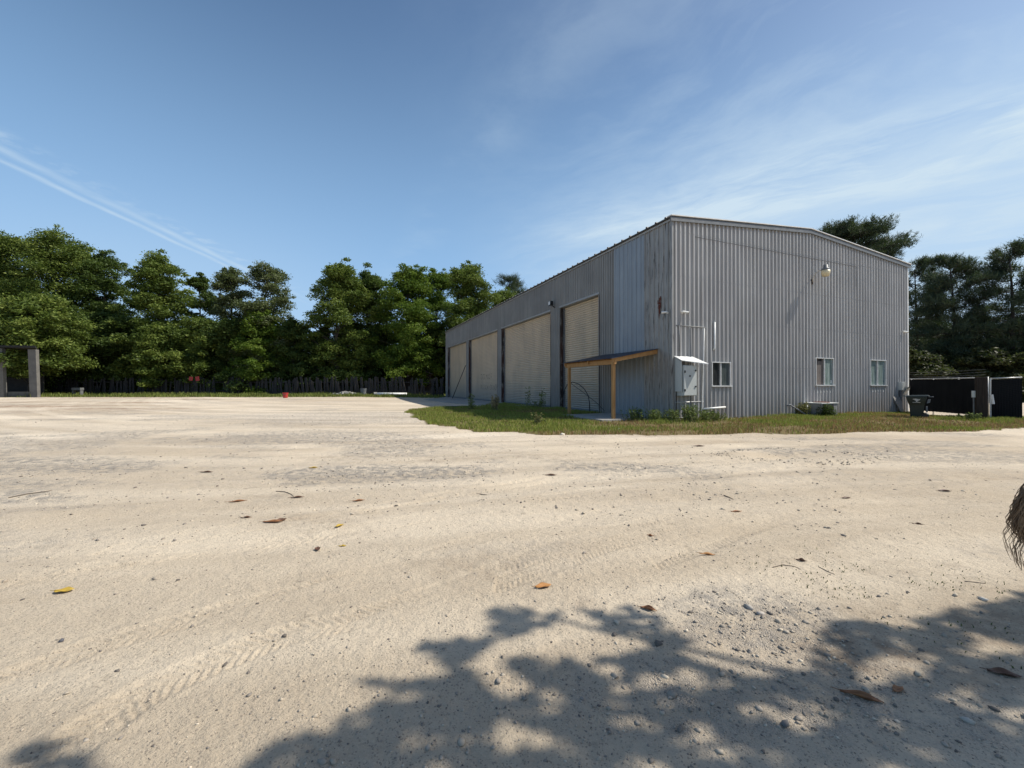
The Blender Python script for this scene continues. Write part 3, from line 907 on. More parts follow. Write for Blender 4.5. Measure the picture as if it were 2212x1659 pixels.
# painted words on the second door from the far end
def words(txt, size, s0, z0, m, parent, name, depth=-.281):
    cu = bpy.data.curves.new('lettering', 'FONT'); cu.body = txt; cu.size = size; cu.space_character = 1.12
    tmp = bpy.data.objects.new('lettering', cu)
    col.objects.link(tmp)
    me = bpy.data.meshes.new_from_object(tmp.evaluated_get(bpy.context.evaluated_depsgraph_get()))
    vs = [v.co[:] for v in me.vertices]; fs = [tuple(p.vertices) for p in me.polygons]
    bpy.data.objects.remove(tmp); bpy.data.meshes.remove(me)
    mb = MB(); mb.add([LP(s0 - v[0], depth, z0 + v[1]) for v in vs], fs)
    return mb.build(name, m, parent)


m, nt, b = new_mat('faded_black_lettering')
v = coords(nt, 'Object'); f = noise(nt, v, 5, 5, .7, .40, .66)
b.inputs['Base Color'].default_value = (.06, .055, .05, 1); b.inputs['Roughness'].default_value = .9
tp = nd(nt, 'ShaderNodeBsdfTransparent'); mx = nd(nt, 'ShaderNodeMixShader')
nt.links.new(mulf(nt, f, .85), mx.inputs[0]); nt.links.new(tp.outputs[0], mx.inputs[1]); nt.links.new(b.outputs[0], mx.inputs[2])
nt.links.new(mx.outputs[0], nt.nodes['Material Output'].inputs[0]); M['lettering'] = m
d2o = [o for o in wh.children if o.name.startswith('roller_door')][2]
d2o['label'] = 'tan roller door with faded painted words'
for tx_, sz_, s_, z_ in (('DO', .82, 27.6, 2.2), ('NOT', .82, 25.95, 2.2), ('BLOCK', .74, 27.7, 1.15), ('DOOR', .74, 24.75, 1.15)):
    words(tx_, sz_, s_, z_, M['lettering'], d2o, 'lettering')
# windows
for i, (ta, tb, za, zb) in enumerate(WIN):
    fw = MB()
    e = .045
    fw.boxf(GP, ta - e, tb + e, -.03, .10, zb - .002, zb + e); fw.boxf(GP, ta - e, ta + .002, -.03, .098, za, zb - .002)
    fw.boxf(GP, tb - .002, tb + e, -.03, .098, za, zb - .002)
    mid = ta + (tb - ta) * (.50 if i != 1 else .52)
    fw.boxf(GP, mid - .03, mid + .03, -.02, .06, za, zb - .003)
    wf = fw.build('window', M['alum'], wh)
    wf['label'] = ['sliding window with a dark left pane', 'sliding window with its left half boarded over', 'sliding window with dusty pale panes'][i]
    sl = MB(); sl.boxf(GP, ta - .08, tb + .09, -.03, .15, za - .06, za - .001); sl.build('sill', M['alum'], wf)
    l = MB(); l.boxf(GP, ta, mid - .03, -.02, -.008, za, zb); l.build('pane', [M['glass_dark'], M['board'], M['glass_green']][i], wf)
    r = MB(); r.boxf(GP, mid + .03, tb, .012, .024, za, zb); r.build('pane', M['glass_green'] if i else mat('grey_pane', (.10, .12, .12), (.05, .06, .06), 2, .1, stretch=(4, 4, .5)), wf)
    if i == 1:
        q = MB(); q.boxf(GP, tb - .14, tb - .05, .025, .03, za + .08, za + .25); q.build('sticker', M['white'], wf)
        q = MB(); q.boxf(GP, ta + .03, ta + .2, -.006, -.003, zb - .14, zb - .02); q.boxf(GP, ta + .3, ta + .6, -.006, -.003, zb - .14, zb - .02)
        q.build('gap', M['dark'], wf)
# chalky marks below two windows
cm_ = mat('white_caulk', (.6, .6, .58), (.5, .5, .48), 9, .7)
for t0_, t1_, zz in ((.02 + RP * 37.47, 11.1, 1.2), (.02 + RP * 56.47, 15.95, 1.22)):
    t = t0_
    while t < t1_:
        mk = MB(); mk.boxf(GP, t, t + .07, 0.083, .086, zz - rng.uniform(.0, .08), zz + .03); mk.build('caulk_mark', cm_, wh); t += RP
# rust run on the corner panels
st = MB()
for k in range(26):
    q = rng.uniform(); s_ = .74 + rng.normal(0, .06) * (1.2 - q); zz = 5.55 - q * .9
    st.boxf(LP, s_ - .03 * (1.2 - q), s_ + .03 * (1.2 - q), .0455, .0470 + .0001 * k, zz - .13, zz + .05)
st.build('rust_stain', M['rust'], wh)

# ------------------------------------------------------------------ fittings on the gable
t = thing('wall_lamp', 'yard lamp with amber bowl on a curved arm high on the gable', 'lamp', GP(9.48, 0, 6.9))
arm = MB(); arm.tube([GP(9.48, .06, 6.98), GP(9.48, .13, 7.25), GP(9.47, .30, 7.44), GP(9.47, .48, 7.5), GP(9.47, .62, 7.52)], .028, 8); arm.build('arm', M['galv'], t, smoothf=True)
br_ = MB(); br_.boxf(GP, 9.40, 9.56, .045, .075, 6.88, 7.12); br_.build('bracket', M['timber'], t)
hc = GP(9.48, .72, 7.46)
hh = MB(); hh.lathe(hc, [(.05, .26), (.10, .25), (.11, .1), (.17, .06), (.20, -.02), (.17, -.03)][::-1], 16); hh.build('housing', M['greyp'], t, smoothf=True)
bw = MB(); bw.lathe(hc, [(.09, -.34), (.15, -.33), (.185, -.18), (.20, -.035)], 18); bw.build('lamp_shade', M['yellow'], t, smoothf=True)

t = thing('electrical_cabinet', 'grey electrical cabinet with sloping hood on the gable near the corner', 'cabinet', GP(.5, 0, 1.1))
q = MB(); q.boxf(GP, .17, .92, .05, .47, 1.08, 2.40); cb = q.build('body', M['cabinet'], t, bevel=.008)
q = MB(); q.boxf(GP, .19, .90, .472, .50, 1.10, 2.38); dr = q.build('door', M['cabinet'], t, bevel=.006)
q = MB()
for (tt, zz) in ((.22, 2.12), (.22, 1.32)):
    q = MB(); q.boxf(GP, tt - .03, tt + .03, .501, .53, zz - .05, zz + .05); q.build('hinge', M['black'], dr)
q = MB(); q.boxf(GP, .47, .55, .501, .512, 1.9, 1.97); q.build('lock_plate', M['black'], dr)
for zz in (2.18, 1.48):
    q = MB(); q.boxf(GP, .80, .86, .501, .53, zz - .035, zz + .035); q.build('latch', M['black'], dr)
q = MB(); q.add([GP(.08, .05, 1.26), GP(.08, .44, 1.26), GP(.08, .44, 2.56), GP(.08, .05, 2.78), GP(.11, .05, 1.26), GP(.11, .44, 1.26), GP(.11, .44, 2.56), GP(.11, .05, 2.78)],
      [(0, 3, 2, 1), (4, 5, 6, 7), (0, 1, 5, 4), (1, 2, 6, 5), (2, 3, 7, 6), (3, 0, 4, 7)]); q.build('side_panel', M['cabinet'], t)
q = MB(); q.add([GP(.05, .045, 2.80), GP(1.12, .045, 2.80), GP(1.22, .85, 2.44), GP(.05, .50, 2.58), GP(.05, .045, 2.83), GP(1.12, .045, 2.83), GP(1.22, .85, 2.47), GP(.05, .50, 2.61)],
      [(0, 3, 2, 1), (4, 5, 6, 7), (0, 1, 5, 4), (1, 2, 6, 5), (2, 3, 7, 6), (3, 0, 4, 7)]); q.build('hood', M['white'], t)


def pipe(name, label, pts, r, m, cat='pipe', group=None):
    q = MB(); q.tube(pts, r, 8)
    return tag(q.build(name, m, None, pts[0], smoothf=True), label, cat, group)


pipe('conduit', 'thin white conduit rising beside the cabinet to the cross strut', [GP(1.60, .10, .0), GP(1.64, .10, .6), GP(1.72, .10, 2.2), GP(1.79, .09, 4.12)], .022, M['white'], 'conduit')
pipe('strut_rail', 'horizontal metal strut high above the grey cabinet', [GP(.13, .08, 4.17), GP(1.86, .08, 4.17)], .022, M['greyp2'], 'rail')
pipe('strut_rail', 'horizontal strut just under the grey cabinet', [GP(.1, .08, .78), GP(1.75, .08, .80)], .022, M['galv'], 'rail')
pipe('strut_rail', 'lowest horizontal strut in the weeds below the grey cabinet', [GP(.15, .08, .10), GP(1.2, .08, .12)], .02, M['galv'], 'rail')
pipe('conduit', 'grey conduit dropping to the grass under the cabinet', [GP(.98, .10, 4.1), GP(.98, .10, -.05)], .022, M['greyp'], 'conduit')
pipe('conduit', 'dark conduit close to the building corner behind the cabinet', [GP(.14, .09, 2.7), GP(.14, .09, -.05)], .02, M['black'], 'conduit')
pipe('conduit', 'dark conduit running down from the strut to the hood', [GP(.32, .09, 4.15), GP(.32, .09, 2.8)], .02, M['greyp'], 'conduit')
pipe('drain_pipe', 'white angled pipe stub near the grass right of the cabinet', [GP(1.68, .12, .46), GP(2.95, .22, .53)], .045, M['white'])
pipe('standpipe', 'short white vertical pipe on the wall above the first window', [GP(2.43, .10, 4.45), GP(2.43, .10, 3.25), GP(2.38, .07, 3.16)], .042, M['white'])


def camera_unit(label, F, t, z, dirv):
    o = thing('security_camera', label, 'camera', F(t, .03, z), 'security cameras on the warehouse walls')
    q = MB(); q.lathe(F(t, .03, z), [(.05, 0), (.05, .03)], 10, Vector(F(0, 1, 0) - F(0, 0, 0))); q.build('mount', M['white'], o)
    a_ = F(t, .14, z + .02); b_ = a_ + np.array(dirv) * .26
    q = MB(); q.tube([F(t, .05, z), a_], .02, 6); q.tube([a_ - np.array(dirv) * .05, b_], .05, 8); q.build('body', M['white'], o, smoothf=False)
    q = MB(); q.tube([b_, b_ + np.array(dirv) * .02], .045, 8); q.build('lens', M['black'], o)


camera_unit('white security camera on the long wall near the corner', LP, .22, 4.76, -U2 * .8 + U1 * .3 - UP * .1)
camera_unit('white security camera on the gable above the cabinet', GP, .5, 4.76, U2 * .85 - U1 * .3 - UP * .1)
camera_unit('white security camera at the right end of the gable', GP, 17.96, 4.77, U2 * .8 - U1 * .4 - UP * .1)

t = thing('floodlight', 'dark box floodlight on the pier between two roller doors', 'floodlight', LP(10.74, 0, 7.0))
q = MB(); q.boxf(LP, 10.6, 10.9, .18, .42, 6.98, 7.25); fl = q.build('housing', M['black'], t, bevel=.02)
q = MB(); q.boxf(LP, 10.62, 10.88, .421, .43, 7.0, 7.22); q.build('glass', M['alum'], fl)
q = MB(); q.tube([LP(10.72, .02, 6.85), LP(10.72, .2, 6.95), LP(10.74, .28, 7.0)], .03, 6); q.build('bracket', M['black'], t)

t = thing('meter_box', 'small grey meter box with vent hood at the right end of the gable', 'meter box', GP(17.7, 0, .9))
q = MB(); q.boxf(GP, 17.45, 17.8, .05, .28, 1.25, 1.75); q.build('body', M['cabinet'], t, bevel=.01)
q = MB(); q.add([GP(17.95, .05, 1.45), GP(18.4, .05, 1.45), GP(18.35, .3, 1.45), GP(18.0, .3, 1.45), GP(18.05, .05, .95), GP(18.3, .05, .95)], [(0, 1, 2, 3), (0, 3, 4), (1, 5, 2), (3, 2, 5, 4)]); q.build('vent_hood', M['cabinet'], t)
q = MB(); q.tube([GP(17.6, .12, 1.25), GP(17.6, .12, -.2)], .06, 8); q.build('conduit', M['greyp'], t)

q = MB(); a1, a2, a3, a4 = GP(16.95, .35, -.08), GP(17.45, .40, -.08), GP(17.75, .1, .95), GP(16.85, .1, 1.02)
nn = -U1 * .03
vs = [GP(17.2, .36, -.1), GP(17.42, .36, -.1), GP(17.62, .2, .5), GP(17.58, .14, .74), GP(17.46, .1, .88), GP(16.84, .1, .88)]
q.add(vs + [v_ - nn for v_ in vs], [tuple(range(6)), tuple(range(11, 5, -1))] + [(i, (i + 1) % 6, 6 + (i + 1) % 6, 6 + i) for i in range(6)])
tag(q.build('leaning_board', M['slate'], None, GP(17.2, .3, -.1)), 'tapered grey board leaning on the gable beside the wheeled bin', 'board')

# condenser unit and shrub under the middle window
ac0 = np.array([15.95, 21.25, 0]); FA = lambda x, o, z: ac0 + x * U2 - o * U1 + z * UP
t = thing('condenser_unit', 'grey condenser box with rusty top under the middle window', 'air conditioner', ac0)
q = MB(); q.boxf(FA, -.66, .62, -.4, .4, -.1, .62); bo = q.build('body', M['greyp2'], t, bevel=.01)
q = MB(); q.boxf(FA, -.71, .67, -.44, .44, .621, .655); q.build('top', M['white'], t)
q = MB(); q.lathe(ac0 + UP * .656, [(.36, 0), (.34, .03), (.1, .05)], 18); q.build('fan_guard', M['rust'], t)
q = MB(); q.boxf(FA, -.5, .3, .401, .415, -.05, .57); q.build('grille', M['dark'], bo)

pipe('hose', 'dark bent pipe stub against the gable left of the condenser', [GP(7.4, .1, .5), GP(7.55, .15, .55), GP(8.0, .35, .25), GP(8.35, .5, .0)], .035, M['greyp'])
pipe('vent_pipe', 'white capped pipe in the weeds left of the condenser', [GP(8.55, .35, -.05), GP(8.55, .35, .55)], .045, M['white'])

# ------------------------------------------------------------------ lean-to awning
t = thing('awning', 'lean-to awning of new yellow lumber with dark metal roof by the roller door', 'awning', LP(2.7, 1.2, 0))
SA, SB, OUT = .95, 4.72, 2.42
for s_ in (SA, SB):
    q = MB(); q.boxf(LP, s_ - .065, s_ + .065, OUT - .065, OUT + .065, -.1, 2.46); q.build('post', M['lumber'], t)
q = MB(); q.boxf(LP, SA - .12, SB + .35, OUT - .085, OUT + .025, 2.461, 2.66); q.build('beam', M['lumber'], t)
def slope(o): return 2.70 + (OUT + .1 - o) / (OUT + .1) * .50
for s_ in (SA - .06, (SA + SB) / 2, SB + .30):
    q = MB(); q.hexa([LP(s_ - .04, .05, slope(.05) - .20), LP(s_ + .04, .05, slope(.05) - .20), LP(s_ + .04, OUT + .1, slope(OUT + .1) - .16), LP(s_ - .04, OUT + .1, slope(OUT + .1) - .16),
                    LP(s_ - .04, .05, slope(.05)), LP(s_ + .04, .05, slope(.05)), LP(s_ + .04, OUT + .1, slope(OUT + .1)), LP(s_ - .04, OUT + .1, slope(OUT + .1))]); q.build('rafter', M['lumber'], t)
q = MB(); q.boxf(LP, SA - .02, SB + .26, .03, .075, slope(.05) - .19, slope(.05) - .02); q.build('ledger', M['lumber'], t)
q = MB(); ns = 30; vs = []
for i in range(ns + 1):
    s_ = SA - .2 + (SB - SA + .75) * i / ns; dz = .022 * (i % 2)
    vs += [LP(s_, .02, slope(.02) + .012 + dz), LP(s_, OUT + .2, slope(OUT + .2) + .012 + dz)]
q.add(vs, [(2 * i, 2 * i + 2, 2 * i + 3, 2 * i + 1) for i in range(ns)]); q.build('roof_sheet', M['awn'], t)
hp = [LP(5.95, .35, .05), LP(5.9, .4, .5), LP(5.95, .45, .95), LP(6.3, .5, 1.35), LP(6.9, .5, 1.62), LP(7.6, .5, 1.75), LP(8.2, .5, 1.6), LP(8.6, .5, 1.2), LP(8.8, .5, .7)]
pipe('hose', 'black hose arching in front of the nearest roller door', hp, .025, M['hose'], 'hose')
pipe('hose', 'dark cable slanting down the wall under the awning', [LP(8.0, .45, 1.72), LP(6.6, .4, 1.15), LP(5.3, .3, .55), LP(4.6, .3, .15)], .016, M['hose'], 'cable')
pipe('prop_pole', 'thin dark pole leaning on the farthest roller door', [LP(34.2, 1.1, .05), LP(32.2, .05, 3.9)], .04, M['hose'], 'pole')
q = MB(); q.boxf(lambda a_, b_, c_: np.array([-3.6, 29.0, 0]) + a_ * np.array([1, .12, 0]) + b_ * np.array([-.1, 1, 0]) + c_ * UP, -1.0, 1.0, -.3, .3, .035, .10)
tag(q.build('rubber_mat', M['black'], None, (-3.6, 29, 0)), 'flat black rubber mat lying on the concrete by the doors', 'mat')
t = thing('wooden_pallet', 'small weathered pallet standing at the far corner of the warehouse', 'pallet', LP(43.0, .6, 0))
for k_ in range(4):
    q = MB(); q.boxf(LP, 42.6 + .01 * k_, 42.7 + .01 * k_, .2 + .42 * k_, .42 + .42 * k_, .05, 1.5 - .1 * k_); q.build('slat', M['plank'], t)
q = MB(); q.boxf(LP, 42.72, 42.8, .15, 1.75, .35, .5); q.build('rail', M['plank'], t)

# ================================================================== RIGHT SIDE: BIN, POST, FENCES
bc = np.array([19.55, 19.9, -.04]); _c = math.sqrt(.5); FB = lambda x, y, z: bc + np.array([(x + y) * _c * 1.12, (y - x) * _c * 1.12, z])
t = thing('wheelie_bin', 'dark green wheeled bin with white emblem beside the gable corner', 'bin', bc)
q = MB(); lv = [(-.20, .20, -.24, .24, .03), (-.235, .225, -.29, .29, .62), (-.30, .28, -.34, .34, .85), (-.34, .31, -.36, .36, 1.04)]
vs = []
for (x0, x1, y0, y1, z) in lv: vs += [FB(x0, y0, z), FB(x1, y0, z), FB(x1, y1, z), FB(x0, y1, z)]
fs = [(3, 2, 1, 0)]
for i in range(3):
    for k_ in range(4): fs.append((4 * i + k_, 4 * i + (k_ + 1) % 4, 4 * i + 4 + (k_ + 1) % 4, 4 * i + 4 + k_))
fs.append((12, 13, 14, 15)); q.add(vs, fs); bd = q.build('body', M['bin'], t, bevel=.03)
q = MB(); q.add([FB(-.46, -.39, 1.03), FB(.40, -.39, 1.06), FB(.40, .39, 1.06), FB(-.46, .39, 1.03), FB(-.43, -.34, 1.06), FB(-.15, -.34, 1.10), FB(.36, -.34, 1.11), FB(.36, .34, 1.11), FB(-.15, .34, 1.10), FB(-.43, .34, 1.06)],
              [(3, 2, 1, 0), (0, 1, 6, 5), (0, 5, 4), (1, 2, 7, 6), (2, 3, 8, 7), (3, 9, 8), (3, 0, 4, 9), (4, 5, 8, 9), (5, 6, 7, 8)]); q.build('lid', M['binl'], t, bevel=.015)
q = MB(); q.tube([FB(.49, -.33, 1.03), FB(.49, .33, 1.03)], .022, 8); q.tube([FB(.35, -.33, 1.03), FB(.49, -.33, 1.03)], .02, 6); q.tube([FB(.35, .33, 1.03), FB(.49, .33, 1.03)], .02, 6); q.build('handle', M['greyp'], t)
q = MB(); q.add([FB(.30, -.3, .72), FB(.40, -.3, .76), FB(.42, -.3, .92), FB(.34, -.3, .92), FB(.30, -.2, .72), FB(.40, -.2, .76), FB(.42, -.2, .92), FB(.34, -.2, .92)], [(0, 1, 2, 3), (7, 6, 5, 4), (0, 4, 5, 1), (1, 5, 6, 2), (2, 6, 7, 3), (3, 7, 4, 0)])
q.boxf(FB, .275, .33, -.26, -.12, .3, .58); q.build('bracket', M['greyp'], t)
for yy in (-.30, .30):
    q = MB(); q.lathe(FB(.26, yy - .04, .13), [(.12, 0), (.13, .02), (.13, .06), (.12, .08)], 16, (_c, _c, 0)); q.build('wheel', M['black'], t, smoothf=False)
# emblem: tapering swirl made of three strokes over a rule
q = MB()
def fy(z): return -.29 - .05 * (z - .62) / .23 if z <= .85 else -.34 - .02 * (z - .85) / .19
def EM(x, z): return FB(x * .8 - .02, fy(z) - .006, z)
q.add([EM(-.14, .92), EM(-.02, .935), EM(.10, .915), EM(.17, .93), EM(.13, .90), EM(0, .905), EM(-.10, .90)], [(0, 6, 5, 1), (1, 5, 4, 2), (2, 4, 3)])
q.add([EM(-.07, .885), EM(.04, .89), EM(.15, .88), EM(.13, .865), EM(.03, .872), EM(-.045, .865)], [(0, 5, 4, 1), (1, 4, 3, 2)])
q.add([EM(-.035, .85), EM(.06, .857), EM(.12, .85), EM(.06, .82), EM(.02, .79)], [(0, 4, 3, 1), (1, 3, 2)])
q.boxf(FB, -.13, .11, fy(.755) - .008, fy(.755) - .003, .755, .77); q.build('emblem', M['white'], bd)

pp = np.array([20.95, 18.4, -.06])
t = thing('gate_post', 'thick weathered square wooden post in front of the black screened fence', 'post', pp)
q = MB(); q.box(pp + UP * .93, (.36, .34, 2.06), rz=-.72); q.build('post', M['timber'], t, bevel=.03)
q = MB(); q.box(pp + np.array([-.2, .12, 1.2]), (.13, .13, .3), rz=-.72); q.build('switch_box', M['cabinet'], t, bevel=.01)
q = MB(); q.tube([pp + np.array([-.2, .12, 1.05]), pp + np.array([-.19, .12, -.1])], .03, 8); q.build('conduit', M['greyp'], t)

FA0, FA1 = np.array([24.0, 24.85, -.1]), np.array([22.95, 19.95, -.1])
def screen_fence(label, A_, B_, top0, top1, bot, nposts, wires):
    A_ = np.array(A_, float); B_ = np.array(B_, float)
    t = thing('screened_fence', label, 'fence', (A_ + B_) / 2 * np.array([1, 1, 0]), 'black screened fences by the gable')
    d = (B_ - A_); L_ = np.linalg.norm(d[:2]); dn = d / L_; nrm = np.array([-dn[1], dn[0], 0])
    q = MB(); nseg = 40; vs = []
    for i in range(nseg + 1):
        p = A_ + d * i / nseg; wv = .012 * math.sin(i * 1.7)
        vs += [np.array([p[0], p[1], bot + .04 * (i % 2) * .3]) + nrm * wv, np.array([p[0], p[1], top0 + (top1 - top0) * i / nseg - .05]) + nrm * wv * .3]
    q.add(vs, [(2 * i, 2 * i + 2, 2 * i + 3, 2 * i + 1) for i in range(nseg)]); q.build('privacy_screen', M['mesh'], t)
    q = MB(); q.tube([np.array([A_[0], A_[1], top0]), np.array([B_[0], B_[1], top1])], .03, 8); q.build('top_rail', M['galv'], t, smoothf=True)
    for i in range(nposts):
        p = A_ + d * (i / max(1, nposts - 1)) + nrm * (.07 if nrm @ p > 0 else -.07)
        q = MB(); q.tube([(p[0], p[1], -.3), (p[0], p[1], top0 + .02)], .035, 8); q.build('post', M['galv'], t, smoothf=True)
    for k_ in range(wires):
        q = MB(); pts = []
        for i in range(9):
            p = A_ + d * i / 8; pts.append((p[0], p[1], top0 + .12 + .13 * k_ - .03 * math.sin(math.pi * i / 8)))
        q.tube(pts, .007, 4); q.build('wire', M['wire'], t)
    return t


screen_fence('black screened fence between the gable corner and the wooden post', FA0, FA1, 1.93, 1.90, .06, 4, 3)
screen_fence('black screened gate right of the wooden post', (22.75, 19.55, 0), (23.55, 19.02, 0), 1.86, 1.90, -.02, 1, 0)
t = thing('gate_pipe', 'white pipe standing just right of the wooden post', 'pipe', (22.5, 19.4, -.1))
q = MB(); q.tube([(22.52, 19.4, 1.86), (22.52, 19.4, -.15)], .032, 8); q.build('pole', M['galv'], t)
q = MB(); q.tube([(22.55, 19.38, 1.1), (22.6, 19.36, .66)], .06, 8); q.build('sleeve', M['white'], t)

# ================================================================== TREES
def leaf_quads(c, l, wd, upb=.35):
    n = len(c)
    a_ = rng.standard_normal((n, 3)); a_[:, 2] *= .6; a_ /= np.linalg.norm(a_, axis=1)[:, None]
    nrm = rng.standard_normal((n, 3)); nrm[:, 2] = np.abs(nrm[:, 2]) + upb
    b_ = np.cross(nrm, a_); b_ /= np.linalg.norm(b_, axis=1)[:, None] + 1e-9
    l = l[:, None]; wd = wd[:, None]
    V = np.stack([c - a_ * l, c + b_ * wd - a_ * l * .1, c + a_ * l, c - b_ * wd - a_ * l * .1], 1).reshape(-1, 3)
    F = np.arange(n * 4).reshape(n, 4)
    return V, F


def limb(mb, a_, b_, r0, r1, n=5, seg=4, sag=.1, sides=5):
    a_ = np.array(a_); b_ = np.array(b_); L_ = np.linalg.norm(b_ - a_); pts = []; rad = []
    off = rng.standard_normal(3) * L_ * .06
    for i in range(seg + 1):
        q = i / seg
        p = a_ + (b_ - a_) * q + off * math.sin(q * math.pi) + np.array([0, 0, -sag * L_ * math.sin(q * math.pi)])
        pts.append(p); rad.append(r0 + (r1 - r0) * q)
    mb.tube(pts, rad, sides, cap=False)


def broadleaf(name, label, cat, x, y, h, rad, mt, nclump=70, per=150, ls=.36, base=.18, group='broadleaf trees behind the plank fence', bark='bark', open_=0.0, trunk_r=None, zscale=.62, top=.85, lean=0, seed=0):
    global rng
    rng = np.random.default_rng(zlib.crc32(label.encode()) + seed)
    z0 = gz(x, y) - .1
    root = thing(name, label, cat, (x, y, z0), group)
    tr = MB(); tr_r = trunk_r or h * .014
    tp = []; rd = []
    wob = rng.standard_normal(2) * h * .02
    for i in range(9):
        q = i / 8
        tp.append((x + wob[0] * math.sin(q * 3) + lean * q * h, y + wob[1] * math.sin(q * 2.4), z0 + q * h * .88)); rd.append(tr_r * (1 - .86 * q) + (tr_r * .5 if i == 0 else 0))
    tr.tube(tp, rd, 8)
    tpa = np.array(tp)
    cs = []; tries = 0
    # lumps: a few sub-crowns give the outline its bays
    nl = max(5, int(nclump / 9)); lumps = []
    for i in range(nl):
        q = base + (1 - base) * (i + .5) / nl; an = i * 2.4 + rng.uniform(-.6, .6)
        pr = math.sin(math.pi * min(1, ((q - base) / (1 - base)) ** .75 * .93 + .07)) ** .65
        lumps.append((x + lean * q * h + math.cos(an) * rad * pr * .45, y + math.sin(an) * rad * pr * .45, z0 + q * h * .90, rad * (.46 + .36 * pr)))
    lumps.append((x + lean * h, y, z0 + h * .9, rad * .34))
    while len(cs) < nclump:
        lx, ly, lz, lr = lumps[rng.integers(len(lumps))]
        d = rng.standard_normal(3); d /= np.linalg.norm(d); rr_ = lr * rng.uniform(.35, 1.0) ** .6
        c = np.array([lx, ly, lz]) + d * rr_ * np.array([1, 1, .72])
        if c[2] > z0 + h - .3 or c[2] < z0 + base * h * .7: 
            tries += 1
            if tries < 4000: continue
        cs.append(c)
    cs = np.array(cs)
    # limbs
    for c in cs[:: 3]:
        hz = max(z0 + h * .12, min(c[2] - rad * rng.uniform(.2, .7), z0 + h * .82))
        k_ = np.clip((hz - z0) / (h * .88) * 8, 0, 7.99); i = int(k_); st_ = tpa[i] + (tpa[i + 1] - tpa[i]) * (k_ - i)
        limb(tr, st_, c, tr_r * .30 * (1 - (hz - z0) / h * .6), tr_r * .05, sag=-.05)
    tro = tr.build('trunk', M[bark], root, smoothf=True)
    csz = rng.uniform(.6, 1.5, len(cs)) * rad * .21
    ns_ = int(len(cs) * .5)
    pick = cs[rng.integers(0, len(cs), ns_)]; cen = np.array([x + lean * h * .5, y, z0 + h * .5])
    dd = pick - cen; dd /= np.linalg.norm(dd, axis=1)[:, None]
    sprig = pick + dd * rng.uniform(.08, .24, (ns_, 1)) * rad + rng.normal(0, .08 * rad, (ns_, 3)); sprig[:, 2] = np.minimum(sprig[:, 2], z0 + h + .1)
    sprig = sprig[sprig[:, 2] > z0 + base * h * .6]
    cs = np.vstack([cs, sprig]); csz = np.concatenate([csz, rng.uniform(.28, .6, len(sprig)) * rad * .25])
    allc = []; var = []
    for c, s_ in zip(cs, csz):
        n_ = int(per * (s_ / (rad * .21)) ** 1.6 * rng.uniform(.7, 1.2) * (1 - open_))
        d = rng.standard_normal((n_, 3)); d /= np.linalg.norm(d, axis=1)[:, None]
        rr_ = rng.uniform(.15, 1.0, n_)[:, None] ** .55 * (1 + .25 * rng.standard_normal((n_, 1)).clip(-1, 1.4))
        p = c + d * rr_ * s_ * np.array([1.15, 1.15, zscale]); p[:, 2] -= (np.hypot(d[:, 0], d[:, 1]) * rr_[:, 0] * s_) * .18
        allc.append(p); var.append(np.clip(rng.uniform(.2, .8) + rng.normal(0, .22, n_), 0, 1))
    allc = np.vstack(allc); var = np.concatenate(var)
    n_ = len(allc)
    V, F = leaf_quads(allc, rng.uniform(.6, 1.25, n_) * ls, rng.uniform(.28, .55, n_) * ls)
    np_obj('crown', V, F, M[mt], root, attrs={'var': np.repeat(var, 4)})
    return root


def px_tree(fn, x, top, halfpx, Y, **kw):
    X = (x - CX) / FPX * Y; z = gz(X, Y); h = CAMH + (HY - top) / FPX * Y - z
    return X, Y, h + .1, halfpx / FPX * Y


TREES = [  # label, x, top, half width, distance, material, clumps, extra
    ('tall dark tree past the left edge above the concrete pillars', -70, 478, 95, 66, 'leafA', 80, {}),
    ('tall tree rising over the pillared shed at the far left', 22, 488, 82, 66, 'leafA', 90, {}),
    ('tallest rounded tree just right of the pillared shed', 130, 484, 88, 67, 'leafA', 100, {}),
    ('dense dark tree sloping down beside the tallest rounded tree', 228, 532, 68, 69, 'leafD', 80, {}),
    ('lighter green tree standing alone above the red tags on the fence', 345, 531, 66, 66, 'leafA', 84, {}),
    ('low tree in the dip between the lighter green tree and the wispy one', 432, 578, 45, 72, 'leafD', 54, {}),
    ('wispy pale tree with bare grey branches above the red bucket', 500, 562, 52, 68, 'leafC', 60, dict(open_=.30, bark='barkpale')),
    ('tall wispy pale tree left of the sky gap', 572, 542, 60, 67, 'leafC', 74, dict(open_=.4, bark='barkpale')),
    ('open crowned tree with a visible trunk right of the sky gap', 736, 553, 64, 66, 'leafA', 86, dict(open_=.12, trunk_r=.34)),
    ('dark green tree behind the open crowned tree', 800, 567, 54, 72, 'leafD', 66, {}),
    ('bright yellow green tree in the middle of the right hand group', 882, 560, 66, 68, 'leafB', 92, {}),
    ('round bright green tree behind the yellow green one', 948, 566, 58, 78, 'leafB', 70, {}),
    ('full green tree nearest the far corner of the warehouse', 1015, 549, 62, 70, 'leafA', 92, dict(trunk_r=.45)),
    ('tree half hidden behind the far end of the warehouse roof', 1085, 612, 52, 84, 'leafA', 60, {}),
]
for lab, x, top, hw, Y, mt, nc, ex in TREES:
    X, Yy, h, rad = px_tree(None, x, top, hw, Y)
    broadleaf('broadleaf_tree', lab, 'tree', X, Yy, h * .975, rad * 1.0, mt, int(nc * 2.3), 265, .205, base=.10, **ex)
